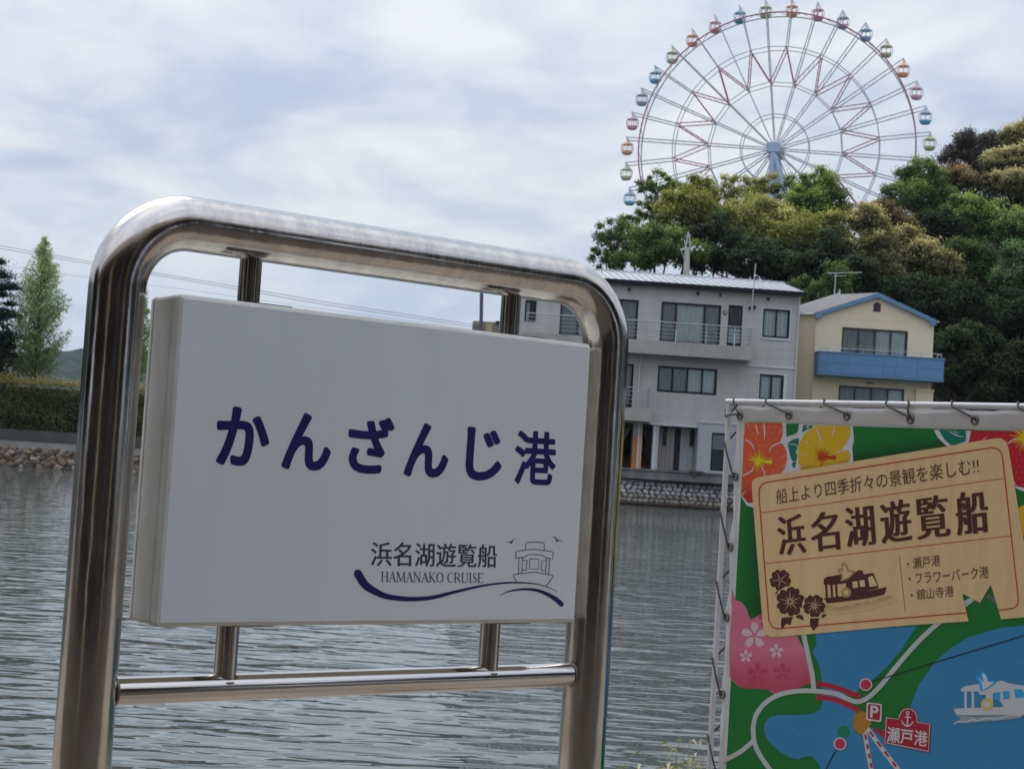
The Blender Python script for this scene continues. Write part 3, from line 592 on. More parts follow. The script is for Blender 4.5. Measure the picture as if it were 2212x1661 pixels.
def tree(name, label, lobes, Y, kind, tip=.8, airy=False, leaf=.2, dens=4200, group=None, cat='tree', barev=False):
    A = []
    for (px, py, rx, ry) in lobes:
        c = at(px, py, Y+random.uniform(-1.2, 1.2)); s_ = Y/FPX; A.append((c, rx*s_*1.14, ry*s_*1.12))
    bx = sum(a[0].x*a[1] for a in A)/sum(a[1] for a in A); by = Y
    gz = hill_h(bx, by) if by > 88 and bx > -4 else 1.28
    t_ = thing(name, label, cat, (bx, by, gz), 0, group)
    P = []; Nn = []; T = []; S = []; lo, hi = map(np.array, KIND[kind]); br = MB(); 
    zlow = min(a[0].z-a[2]*.3 for a in A); fork = Vector((bx, by, gz+(zlow-gz)*.6))
    tr = .07+.03*max(a[1] for a in A)
    mid = Vector((bx+random.uniform(-.3, .3), by, (gz+fork.z)/2)); br.tube([(bx, by, gz-.3), mid, fork], [tr*1.25, tr, tr*.85], 8); br.build('trunk', M_bark, t_)
    lb = MB()
    for c, rx, rz in A:
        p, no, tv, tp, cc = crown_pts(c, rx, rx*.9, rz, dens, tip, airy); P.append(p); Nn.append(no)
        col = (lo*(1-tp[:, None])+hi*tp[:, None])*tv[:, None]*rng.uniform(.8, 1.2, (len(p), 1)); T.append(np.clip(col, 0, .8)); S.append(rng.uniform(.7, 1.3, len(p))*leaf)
        cj = c-Vector((0, 0, rz*.5)); lb.tube([fork, (fork+cj)/2+Vector((random.uniform(-.3, .3), 0, .2)), cj, c], [tr*.8, tr*.6, tr*.4, tr*.2], 6)
        for q in cc[:: (2 if airy else 4)]:
            q = Vector(q); m_ = (cj+q)/2+Vector((random.uniform(-.2, .2), random.uniform(-.2, .2), .25)); lb.tube([cj, m_, q], [tr*.32, tr*.18, .015], 4, caps=False)
    lb.build('limbs', M_bark, t_)
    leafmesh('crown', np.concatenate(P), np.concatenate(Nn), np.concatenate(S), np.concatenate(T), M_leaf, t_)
    return t_
GW = 'trees on the slope behind the houses'
TREES = [
 ('olive_tree', 'airy grey-green tree at the far left, its crown dipping to the grey roof corner', [(1332, 520, 42, 46), (1310, 556, 34, 26), (1362, 492, 36, 34)], 103, 'green', .5, True),
 ('broadleaf_tree', 'thin-topped green tree poking up beside the lowest blue gondola', [(1418, 405, 38, 34), (1455, 410, 24, 26), (1410, 462, 34, 38)], 109, 'green', .9, True),
 ('broadleaf_tree', 'rounded olive green tree with its top just left of the wheel', [(1508, 425, 34, 42), (1478, 462, 54, 46), (1530, 470, 48, 48)], 106, 'olive', .9, False),
 ('broadleaf_tree', 'green tree with light sprays low behind the utility pole', [(1415, 535, 62, 44), (1480, 545, 50, 36), (1370, 560, 40, 24)], 99, 'green', .45, False),
 ('broadleaf_tree', 'pale yellow-green see-through tree in front of the left wheel spokes', [(1585, 415, 40, 34), (1570, 450, 36, 34)], 113, 'bright', .9, True),
 ('broadleaf_tree', 'pale see-through tree directly under the wheel hub', [(1650, 405, 36, 30), (1640, 440, 36, 36)], 114, 'bright', .9, True),
 ('broadleaf_tree', 'pale see-through tree just right of the wheel legs', [(1706, 415, 30, 34), (1715, 450, 36, 34)], 114, 'green', .9, True),
 ('broadleaf_tree', 'wide yellow-olive tree whose bare twigs show below the wheel', [(1625, 470, 62, 44), (1680, 490, 52, 40), (1590, 490, 44, 36)], 107, 'bright', .75, False),
 ('broadleaf_tree', 'tall rounded green tree topping the row right of the wheel legs', [(1768, 402, 42, 38), (1790, 440, 42, 44), (1745, 450, 46, 44)], 108, 'green', .95, False),
 ('broadleaf_tree', 'olive tree below the tall rounded green tree', [(1745, 510, 60, 46), (1700, 530, 44, 34), (1790, 500, 44, 40)], 104, 'olive', .7, False),
 ('evergreen_tree', 'dark tree right behind the concrete utility pole', [(1545, 520, 48, 50), (1520, 560, 60, 26)], 101, 'dark', .7, False),
 ('evergreen_tree', 'dark tree behind the middle of the grey roof', [(1625, 560, 62, 40), (1680, 575, 50, 34)], 99, 'dark', .9, False),
 ('evergreen_tree', 'dark tree behind the right end of the grey roof', [(1745, 580, 50, 50), (1715, 600, 46, 36), (1800, 545, 48, 44)], 98, 'dark', .8, False),
 ('evergreen_tree', 'low green tree between the grey roof and the yellow house roof', [(1760, 640, 46, 40), (1800, 610, 40, 36)], 95, 'green', .35, False),
 ('chinquapin_tree', 'tall ochre blossoming tree above the television aerial', [(1872, 480, 36, 40), (1895, 530, 38, 48), (1850, 545, 36, 36), (1922, 600, 32, 42)], 99, 'blossom', 1.0, False),
 ('chinquapin_tree', 'rounded ochre-topped tree just right of the tallest ochre one', [(1965, 525, 40, 38), (2000, 560, 46, 40), (2035, 585, 34, 36)], 101, 'blossom', .85, False),
 ('evergreen_tree', 'black-green tree behind the television aerial', [(1835, 600, 50, 44), (1870, 640, 60, 36)], 96, 'dark', .5, False),
 ('evergreen_tree', 'dark tree behind the gable peak of the yellow house', [(1950, 640, 66, 44), (2000, 680, 50, 44)], 97, 'dark', .6, False),
 ('broadleaf_tree', 'leafy green tree at the foot of the right wheel rim', [(1990, 385, 44, 40), (1955, 430, 46, 42), (2010, 430, 50, 40)], 117, 'green', .7, False),
 ('rust_tree', 'rust-tinted tree sloping down from the wheel rim to the ochre trees', [(1895, 460, 30, 24), (1935, 480, 44, 30), (1960, 500, 40, 30)], 110, 'rust', .7, False),
 ('rust_tree', 'rust brown crown high between green and grey trees', [(2070, 390, 46, 28), (2040, 405, 34, 26)], 121, 'rust', 1.0, False),
 ('bare_tree', 'grey-brown half-bare tree on the right skyline', [(2120, 318, 50, 34), (2075, 345, 40, 26), (2160, 340, 44, 44), (2130, 375, 40, 36)], 132, 'brown', .6, False),
 ('chinquapin_tree', 'golden blossoming tree at the top right corner of the hill', [(2200, 300, 36, 30), (2238, 282, 40, 40)], 127, 'blossom', 1.1, False),
 ('chinquapin_tree', 'golden blossoming tree below the top right one', [(2165, 350, 40, 26), (2210, 345, 44, 30), (2250, 340, 44, 44)], 124, 'blossom', 1.1, False),
 ('chinquapin_tree', 'third golden tree down the right edge', [(2180, 395, 50, 26), (2230, 400, 50, 34)], 119, 'blossom', 1.0, False),
 ('broadleaf_tree', 'bright green tree halfway up the right hillside', [(2080, 455, 36, 40), (2065, 490, 34, 30), (2120, 480, 42, 42)], 111, 'green', 1.1, False),
 ('broadleaf_tree', 'bright green tree touching the right edge at mid height', [(2165, 480, 40, 40), (2200, 500, 40, 36), (2250, 490, 44, 50)], 109, 'green', 1.1, False),
 ('evergreen_tree', 'shadowy tree in the hollow under the leafy green tree', [(2030, 500, 46, 44), (2040, 545, 50, 40)], 109, 'dark', .5, False),
 ('evergreen_tree', 'mid green tree right of the ochre trees', [(2090, 560, 50, 46), (2120, 600, 60, 40)], 105, 'green', .15, False),
 ('sage_tree', 'blue-green tree at the right edge with a light top', [(2200, 555, 34, 34), (2190, 600, 40, 44), (2250, 590, 50, 56)], 102, 'sage', .8, False),
 ('evergreen_tree', 'dark tree under the blue-green one at the right edge', [(2170, 690, 56, 54), (2240, 690, 50, 54)], 98, 'dark', .5, False),
 ('evergreen_tree', 'dark tree above the right eave of the yellow house', [(2060, 660, 52, 56), (2110, 680, 46, 46)], 98, 'dark', .7, False),
 ('evergreen_tree', 'dark tree beside the blue balcony', [(2065, 770, 40, 60), (2095, 740, 40, 40), (2050, 830, 30, 40)], 93, 'dark', .8, False),
 ('evergreen_tree', 'dark tree low at the right, its top level with the balcony rail', [(2130, 790, 46, 62), (2150, 850, 50, 50)], 94, 'dark', .45, False),
 ('evergreen_tree', 'lowest dark tree in the far right corner above the banner', [(2205, 800, 46, 66), (2260, 820, 50, 70), (2210, 870, 50, 44)], 93, 'dark', .4, False),
]
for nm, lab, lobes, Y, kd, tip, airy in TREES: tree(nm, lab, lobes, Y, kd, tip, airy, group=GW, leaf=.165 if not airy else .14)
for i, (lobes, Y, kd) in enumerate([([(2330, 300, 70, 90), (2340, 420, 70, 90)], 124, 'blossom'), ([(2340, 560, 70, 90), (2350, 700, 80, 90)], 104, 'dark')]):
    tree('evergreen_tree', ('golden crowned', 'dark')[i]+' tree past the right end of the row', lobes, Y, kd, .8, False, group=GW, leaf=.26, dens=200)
# shrubs glimpsed under the grey building
for i, (u, w_) in enumerate(((-4.2, .8), (-2.6, .55))):
    c = G.M @ Vector((u, 3.2, 3.1)); t_ = thing('shrub', ('dark shrub left of the orange pillar under the grey building', 'dark shrub between the orange and white pillars')[i], 'shrub', (c.x, c.y, 2.3), 0, 'shrubs under the grey building')
    n = 2600; d = rng.normal(size=(n, 3)); d /= np.linalg.norm(d, axis=1, keepdims=True); p = np.array(c)+d*rng.uniform(.3, 1, (n, 1))**.5*np.array([w_, .7, .75])
    leafmesh('foliage', p, d+rng.normal(size=(n, 3))*.5, rng.uniform(.08, .16, n), np.array([.04, .065, .025])*rng.uniform(.6, 1.4, (n, 1)), M_leaf, t_)
    b = MB(); b.tube([(c.x, c.y, 2.2), (c.x+.05, c.y, 3.2)], .05, 5); b.build('stem', M_bark, t_)
t_ = None
n = 130000; x = rng.uniform(4, 56, n); y = rng.uniform(90.5, 138, n); hh = np.array([hill_h(a_, b_) for a_, b_ in zip(x, y)]); z = hh+rng.uniform(0, 1, n)**1.5*(2.6+1.6*np.sin(x*.9)*np.sin(y*.7+x*.3))
ug = thing('undergrowth', None, None, (20, 100, 2)); o = leafmesh('undergrowth', np.stack([x, y, z], 1), rng.normal(size=(n, 3))+np.array([0, -.4, .5]), rng.uniform(.16, .34, n), np.array([.018, .030, .014])*rng.uniform(.6, 1.5, (n, 1)), M_leaf, ug)
o.parent = None; o.location = (20, 100, 2); bpy.data.objects.remove(ug); o.name = 'undergrowth'; tag(o, 'dark bushes filling the slope between the tree trunks', kind='stuff')
# left side: hedge
hz0, hz1 = 1.78, 4.25
t_ = thing('hedge', 'clipped dark hedge with orange-green new shoots along its top', 'hedge', (-20, 83, 1.28))
n = 46000; x = rng.uniform(-34, -9, n); zz_ = rng.uniform(0, 1, n); face = rng.uniform(0, 1, n)
y = np.where(face < .62, 82.0+rng.exponential(.16, n), rng.uniform(82, 84, n)); z = np.where(face < .62, hz0+zz_*(hz1-hz0), hz1-.05+rng.exponential(.12, n)*np.where(np.sin(x*3.1)+np.sin(x*7.7+1) > 0, 1.6, .8))
keep = ~((face < .62) & (zz_ < .28) & (rng.uniform(0, 1, n) < .45)); x, y, z, face = x[keep], y[keep], z[keep], face[keep]; n = len(x)
y += .12*np.sin(x*2.3)+.1*np.sin(z*4+x)
top = np.clip((z-(hz1-.50+.12*np.sin(x*2.1)))/.55, 0, 1)[:, None]; col = (np.array([.10, .13, .05])*(1-top)+np.array([.40, .34, .11])*top)*rng.uniform(.6, 1.35, (n, 1))
nor = rng.normal(size=(n, 3))*.6+np.stack([0*x, -1+top[:, 0], top[:, 0]+.3], 1)
leafmesh('foliage', np.stack([x, y, z], 1), nor, rng.uniform(.07, .14, n), col, M_leaf, t_)
b = MB()
for x in np.arange(-34, -9, .38): b.tube([(x, 82.9+random.uniform(-.4, .4), 1.2), (x+random.uniform(-.1, .1), 82.7, 3), (x+random.uniform(-.2, .2), 82.7, 4.1)], [.045, .03, .01], 5)
b.build('stems', M_bark, t_)
b = MB(); b.box(-34, -9, 83.6, 83.7, 1.5, 4.0); b.build('dark_backing', mat('dark_backing_mat', (.02, .022, .012), 1), t_)  # plain dark slab standing behind the leaves
# dawn-redwood-like conifers
def conifer(name, label, px, ptop, pbase, wpx, Y, col, col2, up=.55, nb=190, leaf=.13, group=None):
    T = at(px+ (pbase-ptop)*-.062, pbase, Y); top = at(px, ptop, Y); H = top.z-T.z; gz = 1.28
    t_ = thing(name, label, 'tree', (top.x, Y, gz), 0, group); W_ = wpx*Y/FPX/2
    b = MB(); b.tube([(top.x, Y, gz), (top.x, Y, T.z+H*.5), (top.x, Y, top.z-.15)], [.16, .09, .015], 7); b.build('trunk', M_bark, t_)
    P = []; D2 = []; bm = MB(); tt = []
    for i in range(nb):
        f = (i+random.random())/nb; z = T.z+H*f; a = random.uniform(0, 6.283); 
        prof = min(1, (1-f)*1.75)**.9*(.75+.25*min(1, f*5)); ln = W_*prof*random.uniform(.7, 1.12)+.1
        d = Vector((math.cos(a), math.sin(a), up+random.uniform(-.1, .35)+.5*f)).normalized(); s0 = Vector((top.x, Y, z-ln*up*.5)); ln *= 1.15; e1 = s0+d*ln
        bm.tube([s0, s0+d*ln*.5, e1], [.02, .012, .004], 4, caps=False)
        m_ = int(36*ln/.9)+12
        for q in range(m_):
            t = random.uniform(.12, 1.03); sp = .16*(1.15-t)*ln+.04; P.append(s0+d*ln*t+Vector((random.gauss(0, sp), random.gauss(0, sp), random.gauss(0, sp*.7)))); D2.append((random.gauss(0, 1), random.gauss(0, 1), random.gauss(0, 1)+.4)); tt.append(f)
    bm.build('branches', M_bark, t_); n = len(P); tt = np.array(tt)[:, None]
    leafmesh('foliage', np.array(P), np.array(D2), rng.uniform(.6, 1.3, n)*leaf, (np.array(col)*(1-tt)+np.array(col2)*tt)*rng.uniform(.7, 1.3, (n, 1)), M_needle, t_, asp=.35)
conifer('conifer', 'tall light green feathery conifer standing behind the hedge at the left', 97, 515, 812, 142, 85, (.15, .27, .08), (.50, .64, .27), nb=270, leaf=.15)
conifer('conifer', 'light green conifer half hidden by the left steel post', 302, 592, 830, 84, 85.5, (.18, .28, .06), (.40, .46, .11), nb=200, leaf=.15)
# dark pine at the left edge
t_ = thing('pine_tree', 'dark layered pine cut off by the left edge', 'tree', (at(-22, 800, 84).x, 84, 1.28))
b = MB(); c0 = at(-22, 800, 84); b.tube([(c0.x, 84, 1.28), (c0.x+.1, 84, 5), (c0.x, 84, 9.3)], [.2, .13, .04], 7); b.build('trunk', M_bark, t_)
P = []; D2 = []; bm = MB()
for (px, py, rx) in ((-10, 570, 22), (18, 625, 26), (-5, 600, 30), (22, 660, 16), (-15, 640, 34), (12, 685, 30), (-30, 690, 46), (16, 730, 26), (0, 750, 34), (-35, 740, 46), (12, 770, 22), (-50, 780, 60), (-55, 640, 40), (-70, 700, 50)):
    c = at(px, py, 84+random.uniform(-.5, .5)); rr = rx*84/FPX
    bm.tube([(c0.x, 84, c.z-.5), (c+Vector((c0.x, 84, c.z-.3)))/2, c], [.05, .035, .015], 5)
    for q in range(int(2600*rr*rr)+160):
        d = Vector((random.gauss(0, .5), random.gauss(0, .5), abs(random.gauss(0, .28)))); P.append(c+d*rr*1.0); D2.append((random.gauss(0, 1), random.gauss(0, 1), random.gauss(0, .4)))
bm.build('branches', M_bark, t_); n = len(P)
leafmesh('foliage', np.array(P), np.array(D2), rng.uniform(.09, .2, n), np.array([.022, .036, .030])*rng.uniform(.6, 1.5, (n, 1)), M_needle, t_, asp=.3)

# ---------------------------------------------------------------- poles, wires, concrete block
t_ = thing('utility_pole', 'grey concrete utility pole with crossarm rising behind the grey roof', 'utility pole', (at(1485, 600, 93).x, 93, 1.28))
def P3(x, y, Y): return at(x, y, Y)
b = MB(); q = P3(1483, 575, 93); qt = P3(1485, 535, 93); b.tube([(q.x, 93, 1.28), (q.x, 93, q.z), qt], [.2, .17, .16], 10); b.build('shaft', M_slab, t_)
b = MB(); tp = P3(1487, 500, 93)
for dx in (-6, 6): b.tube([P3(1486+dx, 538, 93), P3(1487+dx*.3, 512, 93), tp], .035, 5)
b.build('top_bracket', M_railm, t_)
b = MB(); b.tube([P3(1470, 540, 93), P3(1500, 535, 93)], .06, 6); b.tube([P3(1472, 543, 92.8), P3(1482, 570, 92.9)], .02, 4); b.build('crossarm', M_railm, t_)
b = MB()
for k_ in range(5): c = P3(1494+k_*6, 540-(k_ % 2)*5, 92.9); b.lathe([(.0, .1), (.07, .08), (.05, .02), (.08, -.02), (.0, -.08)], c, 8)
b.build('insulators', M_white, t_)
t_ = thing('steel_post', 'slim dark post seen through the gap under the top rail', 'post', (at(1039, 780, 81).x, 81, 1.28))
b = MB(); q = P3(1039, 705, 81); b.tube([(q.x-.15, 81, 1.28), q, P3(1041, 600, 81)], .09, 8); b.build('shaft', mat('post_blue_grey', (.10, .11, .14), .5), t_)
t_ = thing('concrete_block_house', 'weathered concrete block showing just above the sign board', 'building', (at(1050, 780, 95).x, 95, 1.28))
M_old = mat('weathered_concrete', (.30, .27, .21), .9, var=.6, vscale=1.2, var2=(.16, .15, .12), bump=.02, bscale=5)
a = P3(1021, 692, 95); c = P3(1118, 692, 95); b = MB(); b.box(a.x, c.x, 95, 99, 1.3, a.z); b.build('wall', M_old, t_, bevel=.12)
b = MB(); a = P3(1050, 700, 94.98); c = P3(1062, 722, 94.98); b.box(a.x, c.x, 94.93, 94.99, c.z-1, a.z); b.build('plaster_patch', mat('tan_plaster', (.46, .36, .25), .9), t_)
b = MB(); a = P3(1062, 697, 94.98); c = P3(1117, 697, 94.98)
for i in range(30): x = a.x+(c.x-a.x)*random.random(); b.box(x, x+.12, 94.9, 95.1, a.z+random.uniform(-.08, .04), a.z+random.uniform(.05, .13))
b.build('crumbling_rim', M_old, t_)
M_wire = mat('wire', (.03, .03, .035), .6)
def wire(pts, label, r=.011):
    V = [Vector(p) for p in pts]; b = MB(); Q = []
    for i in range(len(V)-1):
        for k_ in range(8): Q.append(V[i].lerp(V[i+1], k_/8))
    Q.append(V[-1]); b.tube(Q, r, 4); return tag(b.build('power_line', M_wire), label, 'power line', 'overhead wires')
wire([P3(-260, 480, 80), P3(0, 531, 80.5), P3(197, 566, 81), P3(432, 606, 81), P3(700, 652, 81), P3(1038, 704, 81)], 'upper of the two close power lines crossing the sky left to the slim post')
wire([P3(-260, 486, 80.2), P3(0, 537, 80.7), P3(197, 571, 81.2), P3(432, 611, 81.2), P3(700, 658, 81.2), P3(1038, 709, 81.1)], 'lower of the two close power lines crossing the sky left to the slim post')
wire([P3(-260, 520, 84), P3(12, 575, 84), P3(180, 598, 84), P3(420, 628, 84), P3(700, 668, 84), P3(1036, 714, 81.2)], 'faint lowest wire passing behind the feathery conifer', .006)
wire([P3(1500, 536, 92.8), P3(1750, 548, 92), P3(1960, 562, 91), P3(2212, 582, 90), P3(2320, 592, 90)], 'wire running right from the utility pole across the dark trees', .012)
wire([P3(1822, 560, 91), P3(1960, 590, 91), P3(2100, 610, 91), P3(2320, 650, 91)], 'wire across the trees just right of the television aerial', .010)

# ---------------------------------------------------------------- ferris wheel
YW = 265.; wc = at(1674, 323, YW); WA = R(-15)
WF = Matrix.Translation(wc) @ Matrix.Rotation(WA, 4, 'Z')
gzw = hill_h(wc.x, wc.y)
fw_ = thing('ferris_wheel', 'tall grey and red ferris wheel rising behind the treetops', 'ferris wheel', (wc.x, wc.y, gzw), WA)
RR, R3_, R2_, R1_, RP = 22.6, 16.9, 11.0, 5.65, 24.85; PH = R(-6.4); HW = 1.35
def wp(r, a, y): return Vector((r*math.sin(a), y, r*math.cos(a)))
def ang(k): return PH+R(10)*k
for y in (-HW, HW):
    b = MB(WF); b.tube([wp(RR, R(2.5)*i, y) for i in range(144)], .12, 6, closed=True); b.build('rim', M_wred if y < 0 else M_wsteel, fw_)
b = MB(WF)
for i in range(72):
    a, a2 = ang(i*.5), ang(i*.5+.5); b.tube([wp(RR, a, -HW if i % 2 else HW), wp(RR, a2, HW if i % 2 else -HW)], .045, 4, caps=False)
tag(b.build('rim_lacing', M_wsteel, fw_), kind='stuff')
for rad, st in ((R3_, 1), (R2_, 2), (R1_, 2)):
    for y in (-HW, HW):
        b = MB(WF); b.tube([wp(rad, ang(k_), y) for k_ in range(0, 36, st)], .085, 5, closed=True); b.build('ring', M_wsteel, fw_)
def lace(b, p, q, p2, q2, n, r):
    P = [Vector(p).lerp(Vector(q), i/n) if i % 2 else Vector(p2).lerp(Vector(q2), i/n) for i in range(n+1)]; b.tube(P, r, 3, caps=False)
for k_ in range(36):
    b = MB(WF); r0 = 1.2 if k_ % 2 == 0 else R3_; h0 = HW if k_ % 2 else .9
    for s_ in (-1, 1):
        b.tube([wp(r0, ang(k_), s_*h0), wp(R3_, ang(k_), s_*HW), wp(RP, ang(k_), s_*HW)] if k_ % 2 == 0 else [wp(r0, ang(k_), s_*HW), wp(RP, ang(k_), s_*HW)], .10, 5)
    lace(b, wp(r0, ang(k_), -h0), wp(RR, ang(k_), -HW), wp(r0, ang(k_), h0), wp(RR, ang(k_), HW), 22 if k_ % 2 == 0 else 8, .03)
    b.tube([wp(RP, ang(k_), -HW), wp(RP, ang(k_), HW)], .08, 5); b.build('spoke', M_wsteel, fw_)
for k_ in range(1, 36, 2):
    for d_ in (-1, 1):
        b = MB(WF)
        for s_ in (-1, 1): b.tube([wp(R3_, ang(k_), s_*HW), wp(R2_, ang(k_+d_), s_*HW)], .085, 5)
        lace(b, wp(R3_, ang(k_), -HW), wp(R2_, ang(k_+d_), -HW), wp(R3_, ang(k_), HW), wp(R2_, ang(k_+d_), HW), 12, .035); b.build('red_brace', M_wred, fw_)
b = MB(WF); b.lathe([(0, -2.3), (1.0, -2.3), (1.0, -1.6), (1.25, -1.3), (1.25, 1.3), (1.0, 1.6), (1.0, 2.3), (0, 2.3)], (0, 0, 0), 16, 'y'); b.build('hub', M_wsteel, fw_)
b = MB(WF)
b.box(-1.05, 1.05, -3.2, -2.3, -1.1, .55); b.build('bearing_box', M_wblue, fw_, bevel=.06)
b = MB(WF); b.box(-1.25, 1.25, 2.3, 3.3, -1.15, .9); b.build('bearing_box', M_wblue, fw_, bevel=.06)
for (dx, y0, dy, r_) in ((0, -2.8, -1, .55), (-9.5, 2.8, 5, .36), (10.5, -2.8, -3, .40), (-6.5, 2.8, 5, .42), (9.5, 2.8, 7, .45), (1.6, 2.8, 2, .6)):
    b = MB(WF); b.tube([(dx*.02, y0, -1.2), (dx, y0+dy, gzw-wc.z-.5)], [r_*.9, r_], 10); b.build('support_leg', M_wblue, fw_)
b = MB(WF)
p0, p1 = Vector((1.6, -2.6, -1.5)), Vector((11, -6.5, -22))
for o_ in (-.25, .25): b.tube([p0+Vector((o_, 0, 0)), p1+Vector((o_, 0, 0))], .05, 4)
lace(b, p0+Vector((-.25, 0, 0)), p1+Vector((-.25, 0, 0)), p0+Vector((.25, 0, 0)), p1+Vector((.25, 0, 0)), 60, .03); b.build('access_ladder', M_wsteel, fw_)
CC = {'blue': ((.14, .44, .64), (.40, .52, .60)), 'green': ((.50, .55, .32), (.52, .55, .42)), 'orange': ((.80, .42, .24), (.70, .54, .42)), 'pink': ((.72, .42, .50), (.66, .50, .56)), 'purple': ((.44, .42, .56), (.50, .50, .56))}
M_cab = {k_: (mat('gondola_'+k_, v[0], .4), mat('gondola_roof_'+k_, v[1], .45)) for k_, v in CC.items()}
seq = {0: 'green', 1: 'orange', 2: 'pink', 3: 'purple', 4: 'blue', 5: 'green', 6: 'orange', 7: 'pink', 8: 'blue', 9: 'green', -1: 'blue', -2: 'pink', -3: 'orange', -4: 'green', -5: 'blue', -6: 'purple', -7: 'pink', -8: 'orange', -9: 'green', -10: 'blue'}
where = {0: 'at the very top, left of the two cut by the frame', 1: 'at the very top, next clockwise after the green one', 2: 'second gondola right of the top, cap near the frame edge', 3: 'on the upper right, between pink and blue ones',
 4: 'on the upper right, between purple and green ones', 5: 'on the upper right, between blue and orange ones', 6: 'on the right side, between green and pink ones', 7: 'on the right side, above the lowest blue one', 8: 'on the right side, second from the bottom',
 9: 'lowest on the right side of the wheel', -1: 'at the upper left, just left of the top', -2: 'on the upper left, between blue and orange ones', -3: 'on the upper left, between pink and green ones', -4: 'on the upper left, between orange and blue ones',
 -5: 'on the left side, between green and purple ones', -6: 'on the left side, between blue and pink ones', -7: 'on the left side, between purple and orange ones', -8: 'far left, between pink and green ones', -9: 'far left, just above the lowest blue one', -10: 'lowest on the left, just above the treetops'}
PM = {}
def gondola(k_):
    c = seq[k_]; p = WF @ wp(RP, ang(k_), 0); t_ = thing('gondola', '%s gondola %s' % ('pale green' if c == 'green' else 'grey purple' if c == 'purple' else c, where[k_]), 'gondola', (p.x, p.y, p.z-2.74), R(9), 'gondolas of the ferris wheel')
    M_ = WM[t_.name]; mb, mr = M_cab[c]
    if c not in PM:
        b = MB(M_); b.lathe([(.0, 0), (.64, .03), (.88, .22), (1.07, .62), (1.03, .65), (.0, .62)], (0, 0, 0), 14); o1 = b.build('lower_shell', mb, t_)
        b = MB(M_); b.lathe([(1.04, 1.78), (1.0, 1.86), (.80, 2.12), (.50, 2.38), (.38, 2.5), (.36, 2.78), (.0, 2.8)], (0, 0, 0), 14); b.lathe([(1.04, 1.78), (0, 1.82)], (0, 0, 0), 14); o2 = b.build('roof', mr, t_)
        b = MB(M_)
        for j in range(8): a = 2*math.pi*(j+.5)/8; b.tube([(1.03*math.cos(a), 1.03*math.sin(a), .60), (1.12*math.cos(a), 1.12*math.sin(a), 1.15), (1.02*math.cos(a), 1.02*math.sin(a), 1.82)], .06, 4)
        o3 = tag(b.build('window_posts', mr, t_), kind='stuff'); PM[c] = (o1.data, o2.data, o3.data)
    else:
        for nm, me in zip(('lower_shell', 'roof', 'window_posts'), PM[c]):
            o = bpy.data.objects.new(nm, me); sc.collection.objects.link(o); o.parent = t_
            if nm == 'window_posts': o['kind'] = 'stuff'
    t_.scale = (.93, .93, .96)
for k_ in range(-10, 10): gondola(k_)

# ---------------------------------------------------------------- the port sign on its steel frame
SF = Frame(176, 1661, 2.89, 37)
LB = 1.149; ZT = 1.908; RB = .051; CR = .135
st = thing('port_sign', 'white port name board held in a polished stainless steel tube frame', 'sign', Vector(SF.o)+Vector((0, 0, .3)), R(37))
path = [(0, 0, .3)]+[(0, 0, z) for z in np.linspace(.5, ZT-CR, 6)]
for i in range(1, 15): a = math.pi/2*i/15; path.append((CR-CR*math.cos(a), 0, ZT-CR+CR*math.sin(a)))
path += [(x, 0, ZT) for x in np.linspace(CR, LB-CR, 6)]
for i in range(1, 15): a = math.pi/2*i/15; path.append((LB-CR+CR*math.sin(a), 0, ZT-CR+CR*math.cos(a)))
path += [(LB, 0, z) for z in np.linspace(ZT-CR, .3, 7)]
b = MB(SF); b.tube(path, RB, 40); b.build('frame_tube', steel, st)
b = MB(SF); b.tube([(RB-.01, 0, 1.056), (LB-RB+.01, 0, 1.056)], .0255, 28); b.build('cross_rail', steel_h, st)
for (u, z0, z1) in ((.268, 1.074, 1.172), (.879, 1.074, 1.172), (.262, 1.774, 1.862), (.880, 1.774, 1.862)):
    b = MB(SF); b.tube([(u, 0, z0), (u, 0, z1)], .0213, 20); o = b.build('stub', steel, st)
    b = MB(SF); zz_ = 1.0745 if z0 < 1.2 else 1.858
    for j in range(1): b.tube([(u+.0225*math.cos(a), .0225*math.sin(a), zz_-.004*abs(math.sin(a))*(1 if z0 < 1.2 else -1)*2.2) for a in np.linspace(0, 2*math.pi, 20)[:-1]], .0028, 6, closed=True)
    b.build('weld_bead', mat('weld', (.30, .25, .20), .5, 1, bump=.001, bscale=300), o)
    b = MB(SF); zp = (1.1735, 1.1755) if z0 < 1.2 else (1.7725, 1.7745); b.box(u-.02, u+.07, -.045, .045, *zp); b.build('shade_strip', mat('painted_shade', (.06, .05, .045), .6), o)  # dark strip painting the thin shadow line where stub meets board
for (u, s_) in ((RB, 1), (LB-RB, -1)):
    b = MB(SF); b.tube([(u-.003*s_, .0268*math.cos(a), 1.056+.0268*math.sin(a)) for a in np.linspace(0, 2*math.pi, 20)[:-1]], .0028, 6, closed=True); b.build('weld_bead', MATS['weld'], st)
